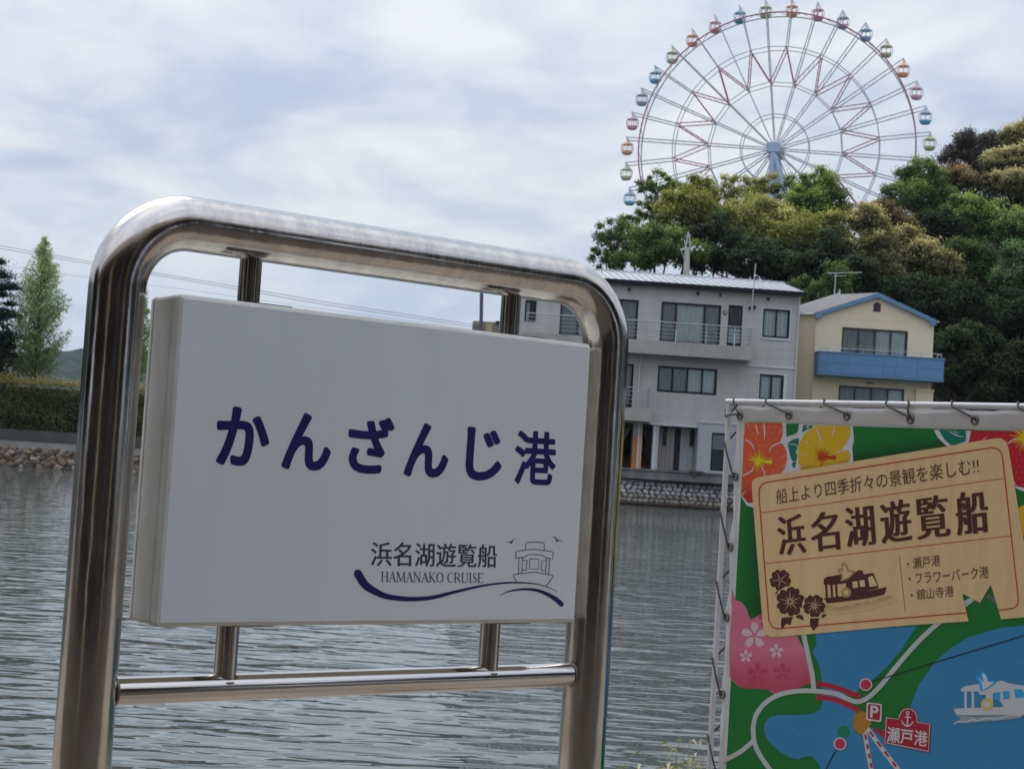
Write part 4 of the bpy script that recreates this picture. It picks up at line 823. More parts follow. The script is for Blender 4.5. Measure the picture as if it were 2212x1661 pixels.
# board: rounded box body, face sheet
bu0, bu1, bz0, bz1, bo = .0905, 1.0555, 1.1765, 1.7715, .065
def board_outline(o):
    P = []; r_ = .008
    for cx_, cz_, a0_ in ((bu1-r_, bz1-r_, 0), (bu0+r_, bz1-r_, 90), (bu0+r_, bz0+r_, 180), (bu1-r_, bz0+r_, 270)):
        for k_ in range(4): a = R(a0_+30*k_); P.append((cx_+(r_-o)*math.cos(a), cz_+(r_-o)*math.sin(a)))
    return P
b = MB(SF); prof = [(-bo, .007), (-bo+.002, .003), (-bo+.007, 0), (-bo+.022, 0), (-bo+.024, .0025), (-bo+.028, .0025), (-bo+.030, 0), (bo-.03, 0), (bo-.028, .002), (bo-.025, .002), (bo-.023, 0), (bo-.012, .001), (bo-.002, .006), (bo, .012)]
n = 16; V = []
for y, o_ in prof: V += [(x, y, z) for x, z in board_outline(o_)]
Fc = [(i*n+j, i*n+(j+1) % n, (i+1)*n+(j+1) % n, (i+1)*n+j) for i in range(len(prof)-1) for j in range(n)]; Fc.append(tuple(range((len(prof)-1)*n, len(prof)*n))); Fc.append(tuple(range(n))[::-1])
b.add(V, [f[::-1] for f in Fc]); body = b.build('board', M_side, st)
for p in body.data.polygons: pass
b = MB(SF); b.box(bu0+.0075, bu1-.0075, -bo-.0012, -bo+.002, bz0+.0075, bz1-.0075); face = b.build('face', M_board, st, bevel=.001)

# ---------------------------------------------------------------- flat print on the sign and the banner
def catmull(pts, closed=False, n=6):
    P = [np.array(p, float) for p in pts]; k_ = len(P); out_ = []
    for i in range(k_ if closed else k_-1):
        p0, p1, p2, p3 = (P[(i-1) % k_], P[i], P[(i+1) % k_], P[(i+2) % k_]) if closed else (P[max(i-1, 0)], P[i], P[i+1], P[min(i+2, k_-1)])
        for q in range(n): t = q/n; out_.append(tuple(.5*((2*p1)+(-p0+p2)*t+(2*p0-5*p1+4*p2-p3)*t*t+(-p0+3*p1-3*p2+p3)*t**3)))
    if not closed: out_.append(tuple(P[-1]))
    return out_
_tcache = {}
def textmesh(s, off=0.0, res=4):
    key = (s, off)
    if key in _tcache: return _tcache[key]
    cu = bpy.data.curves.new('txt', 'FONT'); cu.body = s; cu.size = 1; cu.offset = off; cu.resolution_u = res; cu.fill_mode = 'BOTH' if False else 'FRONT' if 'FRONT' in [e.identifier for e in bpy.types.Curve.bl_rna.properties['fill_mode'].enum_items] else 'BOTH'
    try: cu.fill_mode = 'FRONT'
    except Exception: pass
    cu.extrude = 0
    o = bpy.data.objects.new('txt', cu); sc.collection.objects.link(o); dg = bpy.context.evaluated_depsgraph_get(); dg.update()
    me = bpy.data.meshes.new_from_object(o.evaluated_get(dg)); V = [tuple(v.co[:2]) for v in me.vertices]; Fc = [tuple(p.vertices) for p in me.polygons]
    bpy.data.objects.remove(o); bpy.data.curves.remove(cu); bpy.data.meshes.remove(me)
    A = np.array(V) if V else np.zeros((1, 2)); mn, mx = A.min(0), A.max(0); A = (A-mn)/np.maximum(mx-mn, 1e-6)
    _tcache[key] = (A.tolist(), Fc); return _tcache[key]
class Art:
    """flat ink on a Frame. Points arrive as measured picture points and are laid into the plane."""
    def __init__(s, fr, out, mp): s.fr = fr; s.out = out; s.mp = mp; s.b = MB(fr); s.b.col = (1, 1, 1); s.lay = 0
    def uv(s, p): return s.fr.uv(*s.mp(*p), out=s.out)
    def raise_(s, k=1): s.lay += k
    def y(s): s.seq = getattr(s, 'seq', 0)+1; return -(s.out+.0002+s.lay*.0003+s.seq*2e-6)
    def poly2(s, P, col, cols=None, flip=False):
        yy = s.y(); V = [(u, yy, z) for u, z in P]
        ar = sum(P[i][0]*P[(i+1) % len(P)][1]-P[(i+1) % len(P)][0]*P[i][1] for i in range(len(P)))
        f = tuple(range(len(V))); s.b.add(V, [f if ar > 0 else f[::-1]], cols or [col]*len(V))
    def poly(s, pts, col, smooth=False, cols=None):
        if smooth: pts = catmull(pts, True)
        s.poly2([s.uv(p) for p in pts], col, cols)
    def quadstrip(s, A, B, ca, cb):
        A = [s.uv(p) for p in A]; B = [s.uv(p) for p in B]; n = len(A); yy = s.y(); V = [(u, yy, z) for u, z in A+B]
        s.b.add(V, [(i, i+1, n+i+1, n+i) for i in range(n-1)], [ca]*n+[cb]*n)
    def circle(s, p, r, col, n=28, sq=1):
        s.poly([(p[0]+r*math.cos(2*math.pi*i/n), p[1]+r*sq*math.sin(2*math.pi*i/n)) for i in range(n)], col)
    def stroke(s, pts, w, col, smooth=False, caps=True, closed=False):
        ws = list(w) if isinstance(w, (list, tuple)) else [w]*len(pts)
        if smooth:
            q = catmull([(*p, a) for p, a in zip(pts, ws)], closed); pts = [p[:2] for p in q]; ws = [max(.3, p[2]) for p in q]
        if closed: pts = list(pts)+[pts[0], pts[1]]; ws = ws+[ws[0], ws[1]]
        P = [np.array(p, float) for p in pts]; A = []; B = []; k_ = len(P)
        for i, p in enumerate(P):
            t = P[min(i+1, k_-1)]-P[max(i-1, 0)]; l = np.linalg.norm(t) or 1; nrm = np.array([-t[1], t[0]])/l; A.append(tuple(p+nrm*ws[i]/2)); B.append(tuple(p-nrm*ws[i]/2))
        s.quadstrip(A, B, col, col)
        if caps:
            for i in (0, k_-1):
                if ws[i] > 1: s.circle(tuple(P[i]), ws[i]/2, col, 12)
    def text(s, t, BL, BR, TL, col, off=0.0, bold=0):
        A, Fc = textmesh(t, off); bl, br, tl = (np.array(s.uv(p)) for p in (BL, BR, TL)); ex, ey = br-bl, tl-bl
        n1, n2 = ex/np.linalg.norm(ex), ey/np.linalg.norm(ey)
        if not bold: offs = [(0, 0)]
        else:
            bx, by = bold if isinstance(bold, tuple) else (bold, bold); offs = [(0, 0)]+[(bx*math.cos(t), by*math.sin(t)) for t in np.linspace(0, 2*math.pi, 13)[:-1]]
        for dx, dy in offs:
            yy = s.y(); V = [bl+ex*a[0]+ey*a[1]+n1*dx+n2*dy for a in A]; s.b.add([(v[0], yy, v[1]) for v in V], Fc, [col]*len(V))
    def done(s, name, m, parent):
        return s.b.build(name, m, parent)
ident = lambda x, y: (x, y)
def zmap(ox, oy, k_): return lambda x, y: ((ox+x*k_)*.864, (oy+y*k_)*.864)
# big title
a = Art(SF, bo+.0014, zmap(500, 950, .45208)); NV = (1, 1, 1)
for ch, x0, x1, y0, y1, ln in (('か', 97, 379, 157, 465, -9), ('ん', 462, 721, 190, 489, -9), ('ざ', 824, 1066, 209, 508, -9), ('ん', 1137, 1371, 246, 528, -8), ('じ', 1477, 1667, 271, 547, -7), ('港', 1740, 1969, 285, 573, -7)):
    sl2 = {97: .06, 462: .06, 824: .055, 1137: .05, 1477: .045, 1740: .045}[x0]; dy = (x1-x0)*sl2/2; dx = (y1-y0)*.063/2
    a.text(ch, (x0-dx*.3, y1-dy), (x1-dx*.3-dx, y1+dy), (x0-dx*.3+2*dx*.8, y0-dy), NV, bold=(.0043, .0036) if ch != '港' else (.0026, .0020))
a.done('title_lettering', M_navy, st)
# company logo
a = Art(SF, bo+.0014, zmap(850, 1300, .27125))
a.stroke([(165, 492), (230, 592), (330, 660), (450, 706), (650, 726), (850, 712), (1050, 663), (1300, 606), (1500, 579), (1650, 575), (1750, 580), (1850, 596), (1950, 631), (2005, 661)], [76, 74, 62, 50, 42, 36, 28, 20, 15, 14, 11, 8, 6, 4], NV, True)
a.stroke([(1475, 693), (1560, 655), (1680, 636), (1800, 643), (1900, 676), (1990, 728), (2040, 772)], [3, 12, 20, 26, 33, 42, 46], NV, True)
a.done('wave_emblem', M_navy, st)
a = Art(SF, bo+.0014, zmap(850, 1300, .27125)); W6 = 6.5
for P in ([(1710, 272), (1712, 213), (1730, 205), (1795, 200), (1862, 206), (1882, 214), (1882, 275)], [(1620, 350), (1622, 290), (1640, 282), (1795, 266), (1955, 290), (1967, 298), (1960, 358), (1900, 345), (1860, 320), (1795, 315), (1735, 318), (1700, 340), (1620, 350)],
          [(1650, 352), (1644, 492)], [(1682, 348), (1675, 490)], [(1905, 350), (1893, 495)], [(1934, 358), (1922, 498)], [(1690, 366), (1724, 368), (1716, 460), (1680, 458)], [(1750, 356), (1832, 358), (1828, 450), (1744, 448), (1750, 356)], [(1893, 370), (1862, 368), (1854, 464), (1886, 466)],
          [(1632, 572), (1594, 508), (1606, 500), (1790, 478), (1960, 508), (1966, 518), (1900, 608)]): a.stroke(P, W6, NV)
for P in ([(1538, 210), (1562, 198), (1580, 205), (1592, 182), (1620, 176)], [(1956, 150), (1985, 160), (2000, 190), (2018, 180), (2054, 200)]): a.stroke(P, [2, 8, 12, 7, 2], NV, True)
a.poly([(1570, 200), (1592, 200), (1580, 220)], NV); a.poly([(1992, 184), (2016, 186), (1998, 208)], NV)
a.text('浜名湖遊覧船', (285, 421), (1442, 437), (291, 197), NV, bold=(.0007, .0002))
# serif capitals drawn stroke by stroke: (thick strokes, thin strokes, curves) on a 0..1 box
SER = {'H': (.80, [((.18, 0), (.18, 1)), ((.82, 0), (.82, 1))], [((.18, .52), (.82, .52))], [.18, .82], [.18, .82]), 'A': (.80, [((.50, 1), (.86, 0))], [((.50, 1), (.14, 0)), ((.28, .36), (.72, .36))], [], [.14, .86]),
 'M': (1.0, [((.18, 1), (.50, .05)), ((.86, 0), (.86, 1))], [((.14, 0), (.14, 1)), ((.50, .05), (.86, 1))], [.12, .88], [.14, .86]), 'N': (.85, [((.16, 1), (.84, 0))], [((.16, 0), (.16, 1)), ((.84, 0), (.84, 1))], [.14, .84], [.16]),
 'K': (.78, [((.18, 0), (.18, 1)), ((.34, .55), (.86, 0))], [((.18, .42), (.80, 1))], [.18, .8], [.18, .86]), 'R': (.76, [((.18, 0), (.18, 1)), ((.48, .5), (.88, 0))], [], [.18], [.18]), 'U': (.80, [((.18, .3), (.18, 1))], [((.82, .3), (.82, 1))], [.18, .82], []),
 'I': (.36, [((.5, 0), (.5, 1))], [], [.5], [.5]), 'E': (.66, [((.2, 0), (.2, 1))], [((.2, .98), (.85, .98)), ((.2, .52), (.7, .52)), ((.2, .02), (.88, .02)), ((.85, .98), (.85, .82)), ((.88, .02), (.88, .2))], [.2], [.2]), 'O': (.82, [], [], [], []), 'C': (.74, [], [], [], []), 'S': (.58, [], [], [], []), ' ': (.34, [], [], [], [])}
word = 'HAMANAKO CRUISE'; tot = sum(SER[c][0] for c in word); x = 0
def lp(u, v): return (378+(947)*u+v*1, 476+88*(1-v)+12*u)
for c in word:
    wd, th, tn, st_, sb = SER[c]; X0, X1 = x/tot, (x+wd)/tot; g = lambda p: lp(X0+(X1-X0)*p[0], p[1])
    for p, q in th: a.stroke([g(p), g(q)], 9.5, NV, caps=False)
    for p, q in tn: a.stroke([g(p), g(q)], 4.2, NV, caps=False)
    for xs_, yy in ((st_, 1), (sb, 0)):
        for sx in xs_: hw_ = .12/wd; a.stroke([g((sx-hw_, yy)), g((sx+hw_, yy))], 4.2, NV, caps=False)
    if c == 'O': a.stroke([g((.5+.40*math.cos(t), .5+.5*math.sin(t))) for t in np.linspace(0, 2*math.pi, 25)], [4+6*abs(math.cos(t)) for t in np.linspace(0, 2*math.pi, 25)], NV, caps=False)
    if c == 'C': a.stroke([g((.55+.42*math.cos(t), .5+.5*math.sin(t))) for t in np.linspace(.75, 2*math.pi-.75, 21)], [3+7*max(0, -math.cos(t)) for t in np.linspace(.75, 2*math.pi-.75, 21)], NV, caps=False)
    if c == 'S': a.stroke([g(p) for p in ((.80, .80), (.65, .97), (.38, .97), (.22, .78), (.35, .60), (.66, .42), (.80, .24), (.62, .03), (.32, .03), (.16, .22))], [4, 5, 5, 7, 9, 9, 7, 5, 5, 4], NV, True, caps=False)
    if c == 'R': a.stroke([g(p) for p in ((.18, .98), (.55, .97), (.78, .75), (.55, .52), (.18, .5))], [4, 5, 9, 5, 4], NV, True, caps=False)
    if c == 'U': a.stroke([g(p) for p in ((.18, .35), (.24, .08), (.5, .0), (.74, .08), (.82, .35))], [9, 8, 6, 5, 4.5], NV, True, caps=False)
    x += wd
tag(a.done('logo_lettering', M_navy2, st), kind='stuff')

# ---------------------------------------------------------------- the map banner
YB = 5.5
BF = Frame(1576, 870, YB, -47); SCB = YB/4.4
ZA_ = zmap(1700, 1450, .3888); Z8_ = zmap(1780, 980, .37321)
ztop = BF.uv(1600, 868)[1]; zprt = BF.uv(1610, 914)[1]; uprt = BF.uv(1608, 950)[0]; UE = 1.75; ZB = .42
fr = thing('banner_frame', 'white pipe frame holding the tour map banner', 'banner frame', Vector(BF.o)+Vector((0, 0, .3)), R(-47))
b = MB(BF); rp_ = .0098; b.tube([(0, 0, .3), (0, 0, ztop+.004)], rp_, 16); b.build('pole', M_pipe, fr)
b = MB(BF); b.tube([(1.85, 0, .3), (1.85, 0, ztop+.004)], rp_, 16); b.build('pole', M_pipe, fr)
b = MB(BF); b.tube([(-.012, -.002, ztop), (1.87, -.002, ztop)], rp_, 16); b.build('top_pipe', M_pipe, fr)
b = MB(BF); b.tube([(0, 0, .42), (1.85, 0, .42)], rp_*.9, 12); b.build('bottom_pipe', M_pipe, fr)
bn = thing('map_banner', 'vinyl lake tour banner with ticket design, hibiscus flowers and a map', 'banner', Vector(BF.o)+Vector((.05, 0, .45)), R(-47))
ul = BF.uv(1590, 960)[0]; zt2 = BF.uv(1640, 876)[1]
yb = -.004
def ripple(u, z): return .0025*math.sin(z*23+u*4)+.0018*math.sin(z*51+1)
b = MB(BF); nz = 60
V = []
for i in range(nz+1):
    z = ZB+(zt2-ZB)*i/nz; w_ = .5+.5*math.cos(2*math.pi*(z-.1)/.213)
    V += [(ul+.004*w_+ripple(0, z)*1.2, yb+.002*w_, z), (ul+.018, yb-.006, z), (uprt-.012, yb-.003+ripple(0, z), z), (uprt-.004, yb, z)]
b.smooth = True; b.add(V, [(4*i+j, 4*i+j+1, 4*i+j+5, 4*i+j+4) for i in range(nz) for j in range(3)]); b.build('side_hem', M_fabric, bn)
b = MB(BF); nx_ = 90; V = []
for i in range(nx_+1):
    u = ul+.01+(UE-ul)*i/nx_; r_ = .002*math.sin(u*31)+.001*math.sin(u*80)
    V += [(u, yb+.001, zt2+r_*1.5), (u, yb-.008, zt2-.012+r_), (u, yb-.005+r_*.3, zt2-.017+r_), (u, yb-.0055, zprt+.008), (u, yb, zprt+.002)]
b.smooth = True; b.add(V, [(5*i+j, 5*(i+1)+j, 5*(i+1)+j+1, 5*i+j+1) for i in range(nx_) for j in range(4)]); b.build('top_hem', M_fabric, bn)
b = MB(BF); b.box(ul+.012, UE, yb-.001, yb+.001, ZB, zt2-.016); b.build('fabric', M_fabric, bn)
o0 = -yb+.0022
GR = (.010, .175, .028); WH = (.62, .62, .64); OR = (.68, .105, .038); YE = (.68, .42, .015); TE = (.006, .17, .115); RD = (.52, .012, .03); BL = (.042, .235, .46); CA = (.72, .53, .27); BR_ = (.085, .025, .02); PK = (.66, .17, .27); LINE = (.50, .055, .02)
def A8(): return Art(BF, o0, Z8_)
def AA(): return Art(BF, o0, ZA_)
# background sheet
a = A8(); a.b.box(uprt+.003, UE-.03, -o0, -o0+.0008, ZB+.03, zprt); a.b.c = [GR]*len(a.b.v)
# printed soft shadow left of and above the ticket
dk = (.004, .06, .012)
a.raise_(); a.quadstrip([(205, 760), (200, 1000), (165, 1390), (250, 1530)], [(320, 700), (325, 1000), (340, 1390), (350, 1530)], GR, dk)
a.quadstrip([(940, 330), (1300, 290), (1600, 270)], [(935, 480), (1300, 420), (1600, 370)], GR, dk); a.done('background_print', M_print, bn)
# flowers
a = A8(); a.lay = 2
a.poly([(226, 206), (500, 208), (590, 212), (640, 214), (700, 216), (945, 228), (952, 330), (940, 370), (950, 480), (560, 560), (300, 600), (300, 780), (235, 760), (198, 700), (214, 300)], WH)
a.raise_(); a.poly([(226, 206), (470, 207), (478, 240), (474, 290), (455, 340), (478, 352), (500, 395), (506, 445), (492, 505), (470, 540), (400, 580), (300, 600), (290, 745), (240, 738), (200, 690), (200, 640), (214, 300)], OR)
a.quadstrip([(200, 640), (212, 560), (300, 560), (400, 560)], [(200, 690), (240, 740), (300, 745), (400, 600)], OR, (.40, .03, .02))
a.poly([(498, 212), (585, 212), (575, 270), (550, 285), (500, 300)], GR); a.poly([(612, 220), (680, 222), (668, 244), (640, 250), (604, 272)], TE)
a.poly([(508, 345), (540, 318), (575, 308), (585, 318), (578, 372), (560, 400), (572, 420), (560, 505), (545, 508), (535, 480), (545, 470), (528, 440)], TE)
a.poly([(690, 222), (925, 228), (928, 290), (905, 340), (868, 378), (915, 388), (932, 430), (915, 468), (760, 520), (598, 520), (580, 480), (574, 420), (590, 330), (625, 275), (680, 240)], YE, False)
a.quadstrip([(598, 470), (760, 470), (918, 430)], [(600, 525), (760, 525), (912, 500)], YE, (.36, .20, .01))
a.raise_()
lt = (.72, .17, .07)
for ry in range(9):
    for rx in range(6):
        X = 255+rx*44+(22 if ry % 2 else 0); Y_ = 235+ry*42
        if X < 460 and Y_ < 560: a.circle((X, Y_), 9, lt, 8)
        X2 = 640+rx*50+(25 if ry % 2 else 0)
        if 610 < X2 < 905 and Y_ < 450: a.circle((X2, Y_), 8, (.70, .47, .06), 8)
for P, ws in (([(290, 215), (302, 245), (308, 285)], [3, 8, 2]), ([(348, 207), (354, 255), (352, 320)], [4, 9, 2]), ([(228, 320), (265, 345), (285, 385)], [6, 9, 3]), ([(455, 340), (410, 360), (385, 395)], [8, 9, 3]), ([(470, 245), (455, 268)], [5, 2]), ([(500, 425), (470, 435)], [5, 2]), ([(500, 490), (472, 498)], [5, 2]),
               ([(210, 560), (260, 535), (285, 505)], [8, 8, 3]), ([(330, 500), (350, 530), (358, 565)], [3, 7, 5]), ([(202, 690), (230, 660)], [6, 2]), ([(240, 210), (248, 235)], [4, 1]),
               ([(700, 240), (725, 300), (740, 350)], [6, 8, 2]), ([(825, 228), (815, 270), (805, 305)], [3, 8, 2]), ([(745, 222), (750, 260)], [3, 2]), ([(600, 420), (640, 415)], [6, 2]), ([(910, 390), (860, 395), (820, 420)], [7, 7, 2]), ([(625, 330), (650, 350)], [5, 2]), ([(585, 500), (640, 480)], [5, 2]), ([(520, 350), (560, 352), (578, 375)], [5, 6, 2]), ([(545, 470), (565, 460)], [4, 2]), ([(650, 222), (650, 245)], [4, 2])): a.stroke(P, ws, WH, True)
a.raise_()
for (cx_, cy_, c, n_, l_) in ((315, 462, (.75, .60, .02), 26, 70), (742, 432, (.50, .04, .01), 24, 56)):
    for k_ in range(n_):
        t = 2*math.pi*k_/n_+random.uniform(-.1, .1); L_ = l_*random.uniform(.7, 1.25)*(1.15 if math.sin(t) < 0 else .9); a.stroke([(cx_, cy_), (cx_+L_*math.cos(t), cy_+L_*math.sin(t))], [7, 2], c, caps=False)
    a.stroke([(cx_, cy_-10), (cx_+45, cy_+5), (cx_+78, cy_+6)], [10, 18, 30], c, True); a.circle((cx_, cy_), 15, c, 10)
a.done('left_flowers_print', M_print, bn)
a = A8(); a.lay = 2
a.poly([(1488, 254), (1735, 260), (1740, 330), (1600, 380), (1560, 350), (1510, 300)], WH); a.poly([(2020, 560), (2250, 600), (2250, 700), (2090, 665), (2050, 650), (2020, 640)], WH); a.raise_()
a.poly([(1520, 256), (1700, 259), (1705, 300), (1700, 330), (1610, 362), (1560, 320)], TE); a.poly([(1738, 260), (2300, 268), (2300, 640), (2090, 640), (2050, 632), (1960, 500), (1700, 420)], RD)
a.poly([(2045, 800), (2090, 755), (2200, 720), (2200, 960), (2085, 965), (2060, 900)], YE, True); a.raise_()
for P, ws in (([(1590, 262), (1640, 290), (1690, 300)], [3, 8, 2]), ([(1620, 262), (1650, 275)], [3, 3]), ([(1985, 345), (2020, 320), (2055, 310)], [7, 9, 3]), ([(1820, 320), (1840, 300)], [5, 3])): a.stroke(P, ws, WH, True)
for ry in range(9):
    for rx in range(6):
        X = 1960+rx*40+(20 if ry % 2 else 0); a.circle((X, 285+ry*42), 8, (.60, .05, .06), 8)
a.raise_()
for k_ in range(22): t = math.pi*.35+math.pi*1.5*k_/22; a.stroke([(2098, 300), (2098+100*math.cos(t)*random.uniform(.8, 1.1), 300+100*math.sin(t)*random.uniform(.8, 1.2))], [9, 2], (.75, .60, .02), caps=False)
a.circle((2098, 300), 26, (.75, .60, .02), 10)
a.done('right_flowers_print', M_print, bn)
# map
a = A8(); a.lay = 2; a.poly([(1690, 1400), (1750, 1362), (1772, 1385), (1700, 1440)], (.50, .53, .52)); a.poly([(1832, 1372), (1850, 1345), (1900, 1385), (1912, 1425)], (.10, .15, .14)); tag(a.done('notch_print', M_print, bn), kind='stuff')
a = AA(); a.lay = 2
a.poly([(335, 60), (355, 128), (395, 140), (425, 175), (455, 255), (500, 230), (560, 240), (700, 300), (755, 360), (790, 430), (825, 540), (845, 660), (760, 690), (700, 712), (660, 730), (620, 740), (570, 705), (540, 690), (470, 690), (400, 695), (360, 665), (318, 620), (320, 300)], PK)
a.quadstrip([(318, 430), (420, 440), (540, 440), (640, 440), (720, 440), (800, 440)], [(330, 628), (400, 693), (560, 701), (640, 733), (730, 704), (845, 660)], PK, (.48, .06, .12))
a.poly([(870, 330), (1520, 295), (1500, 330), (1430, 440), (1330, 560), (1240, 640), (1150, 705), (1120, 740), (1010, 730), (905, 690), (915, 640), (900, 560), (880, 510), (850, 460), (880, 410)], BL)
bay = [(640, 865), (740, 866), (850, 860), (905, 830), (918, 780), (916, 735), (1000, 738), (1100, 800), (1140, 840), (1115, 900), (1115, 955), (1165, 1000), (1235, 945), (1300, 965), (1480, 900), (1475, 830), (1500, 760), (1540, 670), (1640, 525), (1750, 430), (1860, 365), (2050, 308), (2212, 290), (2500, 285), (3400, 330), (3400, 1500), (905, 1500), (905, 1214), (885, 1165), (850, 1130), (800, 1135), (760, 1150), (700, 1135), (640, 1100), (570, 1035), (540, 970), (545, 915), (580, 878)]
a.poly(bay, BL)
a.raise_()
for (cx_, cy_, r_, al) in ((480, 355, 88, .62), (622, 455, 46, .62), (425, 488, 42, .62), (500, 600, 70, 0), (660, 590, 60, 0), (560, 250, 60, 0)):
    c = (.66, .50, .54) if al else (.52, .06, .13)
    for k_ in range(5):
        t = 2*math.pi*k_/5-.3; d = np.array([math.cos(t), math.sin(t)]); n_ = np.array([-d[1], d[0]]); o_ = np.array([cx_, cy_]); a.poly([tuple(o_+d*r_*q+n_*r_*w_) for q, w_ in ((.12, 0), (.45, .24), (.8, .26), (1.0, .12), (.9, 0), (1.0, -.12), (.8, -.26), (.45, -.24))], c)
for P in ([(790, 320), (830, 500), (853, 610), (862, 712)], [(270, 1165), (330, 1135), (400, 1095), (470, 1035)], [(650, 1330), (590, 1230), (520, 1130), (480, 1040), (474, 930), (500, 850), (560, 780), (650, 732), (760, 712), (870, 712), (1000, 728), (1080, 762), (1140, 780), (1205, 757), (1280, 690), (1380, 570), (1500, 430), (1600, 330), (1680, 262)]):
    a.stroke(P, 30, (.50, .53, .52), True)
for k_ in range(60):
    x_, y_ = 560+random.random()*2100, 300+random.random()*900
    if (900 < x_ < 1350 and 340 < y_ < 560) or (x_ > 1720 and (y_ < 560 or y_ > 930)) or (600 < x_ < 1050 and 900 < y_ < 1080): a.stroke([(x_-14, y_+5), (x_, y_-4), (x_+14, y_+5)], 4, (.09, .32, .55), True, caps=False)
a.raise_()
for P in ([(892, 665), (980, 682), (1070, 712), (1150, 745)], [(890, 755), (980, 762), (1070, 797), (1140, 832)]): a.stroke(P, 30, (.50, .015, .04), True)
a.circle((1053, 972), 40, (.01, .22, .10)); a.stroke([(1210, 955), (1300, 1080), (1400, 1210), (1500, 1340)], 30, (.56, .58, .58)); a.stroke([(1190, 975), (1210, 1100), (1240, 1250), (1262, 1340)], 28, (.56, .58, .58))
a.raise_()
a.poly([(1125, 860), (1165, 838), (1205, 850), (1235, 920), (1172, 998), (1114, 950)], (.42, .20, .02))
for (A_, B_) in (((1210, 955), (1500, 1340)), ((1190, 975), (1262, 1340))):
    A_, B_ = np.array(A_), np.array(B_)
    for k_ in range(6): t0 = (k_+.25)/6; t1 = (k_+.78)/6; a.stroke([tuple(A_+(B_-A_)*t0), tuple(A_+(B_-A_)*t1)], 15, (.48, .02, .06), caps=False)
a.stroke([(1240, 650), (2212, 355), (3000, 118)], 7, (.02, .02, .025), caps=False); a.stroke([(1005, 1090), (940, 1214), (880, 1330)], 7, (.02, .02, .025), caps=False)
a.raise_()
for c in ((1198, 670), (1032, 1050)): a.circle(c, 41, WH)
a.raise_()
for c in ((1198, 670), (1032, 1050)): a.circle(c, 33, (.55, .035, .08))
def rrect(P, r_):                                       # rounded quad through four corners
    out_ = []
    for i in range(4):
        p0, p1, p2 = (np.array(P[(i-1) % 4], float), np.array(P[i], float), np.array(P[(i+1) % 4], float)); d0 = (p0-p1)/np.linalg.norm(p0-p1); d2 = (p2-p1)/np.linalg.norm(p2-p1)
        for t in np.linspace(0, 1, 6): q0 = p1+d0*r_; q2 = p1+d2*r_; out_.append(tuple((1-t)**2*q0+2*t*(1-t)*p1+t*t*q2))
    return out_
a.poly(rrect([(1203, 783), (1303, 795), (1298, 912), (1200, 898)], 16), WH); a.raise_(); a.poly(rrect([(1213, 793), (1293, 803), (1288, 901), (1210, 888)], 12), (.40, .015, .04))
a.lay -= 1; house = [(1325, 878), (1408, 890), (1412, 865), (1428, 835), (1450, 820), (1472, 816), (1495, 822), (1518, 842), (1530, 872), (1530, 908), (1616, 923), (1608, 1106), (1314, 1046)]
a.poly([(1228, 948), (1318, 968), (1314, 1012)], (.42, .015, .04)); a.poly(house, (.42, .015, .04)); a.raise_(); inn = [(1470+(x-1470)*.955, 962+(y-962)*.945) for x, y in house]; a.stroke(inn, 5, WH, closed=True, caps=False)
a.raise_(); a.text('P', (1228, 878), (1276, 884), (1232, 806), WH, bold=.0014)
a.text('瀬戸港', (1335, 1036), (1592, 1070), (1340, 940), WH, bold=.0008)
a.circle((1469, 852), 12, WH, 16); a.stroke([(1469, 862), (1466, 930)], 8, WH); a.stroke([(1452, 878), (1487, 881)], 7, WH); a.stroke([(1430, 900), (1440, 922), (1466, 936), (1490, 926), (1503, 906)], [4, 8, 10, 8, 4], WH, True)
a.raise_(); a.circle((1469, 852), 6, (.42, .015, .04), 10)
# white tour boat printed on the map
a.lay = 5; HL = (.56, .60, .64)
a.poly([(1780, 868), (1900, 876), (2210, 862), (2190, 885), (2060, 900), (1850, 916), (1760, 920), (1810, 890)], (.30, .36, .42))
a.poly([(1762, 825), (2080, 812), (2230, 800), (2420, 805), (2330, 862), (1900, 868), (1780, 866)], HL); a.poly([(1808, 700), (1835, 680), (1930, 665), (1930, 715), (1812, 714)], HL); a.poly([(1925, 664), (2030, 655), (2072, 643), (2112, 660), (2175, 672), (2260, 678), (2300, 700), (2330, 800), (2090, 815), (2010, 715), (1930, 715)], HL)
for x_ in (1838, 1885, 1978): a.poly([(x_-8, 712), (x_+8, 712), (x_+10, 828), (x_-6, 828)], HL)
a.poly([(1925, 712), (2015, 712), (2015, 825), (1990, 825), (1985, 735), (1925, 735)], HL)
a.stroke([(1765, 922), (1800, 905), (1840, 910), (1880, 895), (1920, 900), (1980, 885), (2040, 890), (2110, 872), (2200, 868)], 7, (.60, .62, .64), True)
a.raise_()
for P in ([(2020, 722), (2062, 718), (2062, 768), (2022, 770)], [(2078, 715), (2118, 712), (2124, 760), (2082, 764)], [(2150, 700), (2205, 700), (2230, 750), (2160, 758)], [(2225, 700), (2262, 700), (2288, 748), (2245, 750)]): a.poly(P, (.03, .38, .74))
a.circle((1978, 797), 40, (.66, .52, .10)); a.poly([(1930, 700), (1925, 660), (1905, 620), (1930, 612), (1940, 590), (1960, 582), (1985, 620), (1998, 640), (2035, 640), (2030, 665), (1985, 695), (1940, 712)], (.02, .36, .78), True)
a.raise_(); a.circle((1978, 797), 20, HL); a.poly([(1925, 628), (1955, 655), (1948, 602), (1968, 610), (1985, 650), (2020, 655), (1990, 682), (1950, 700), (1948, 672)], (.62, .64, .66), True)
a.done('map_print', M_print, bn)
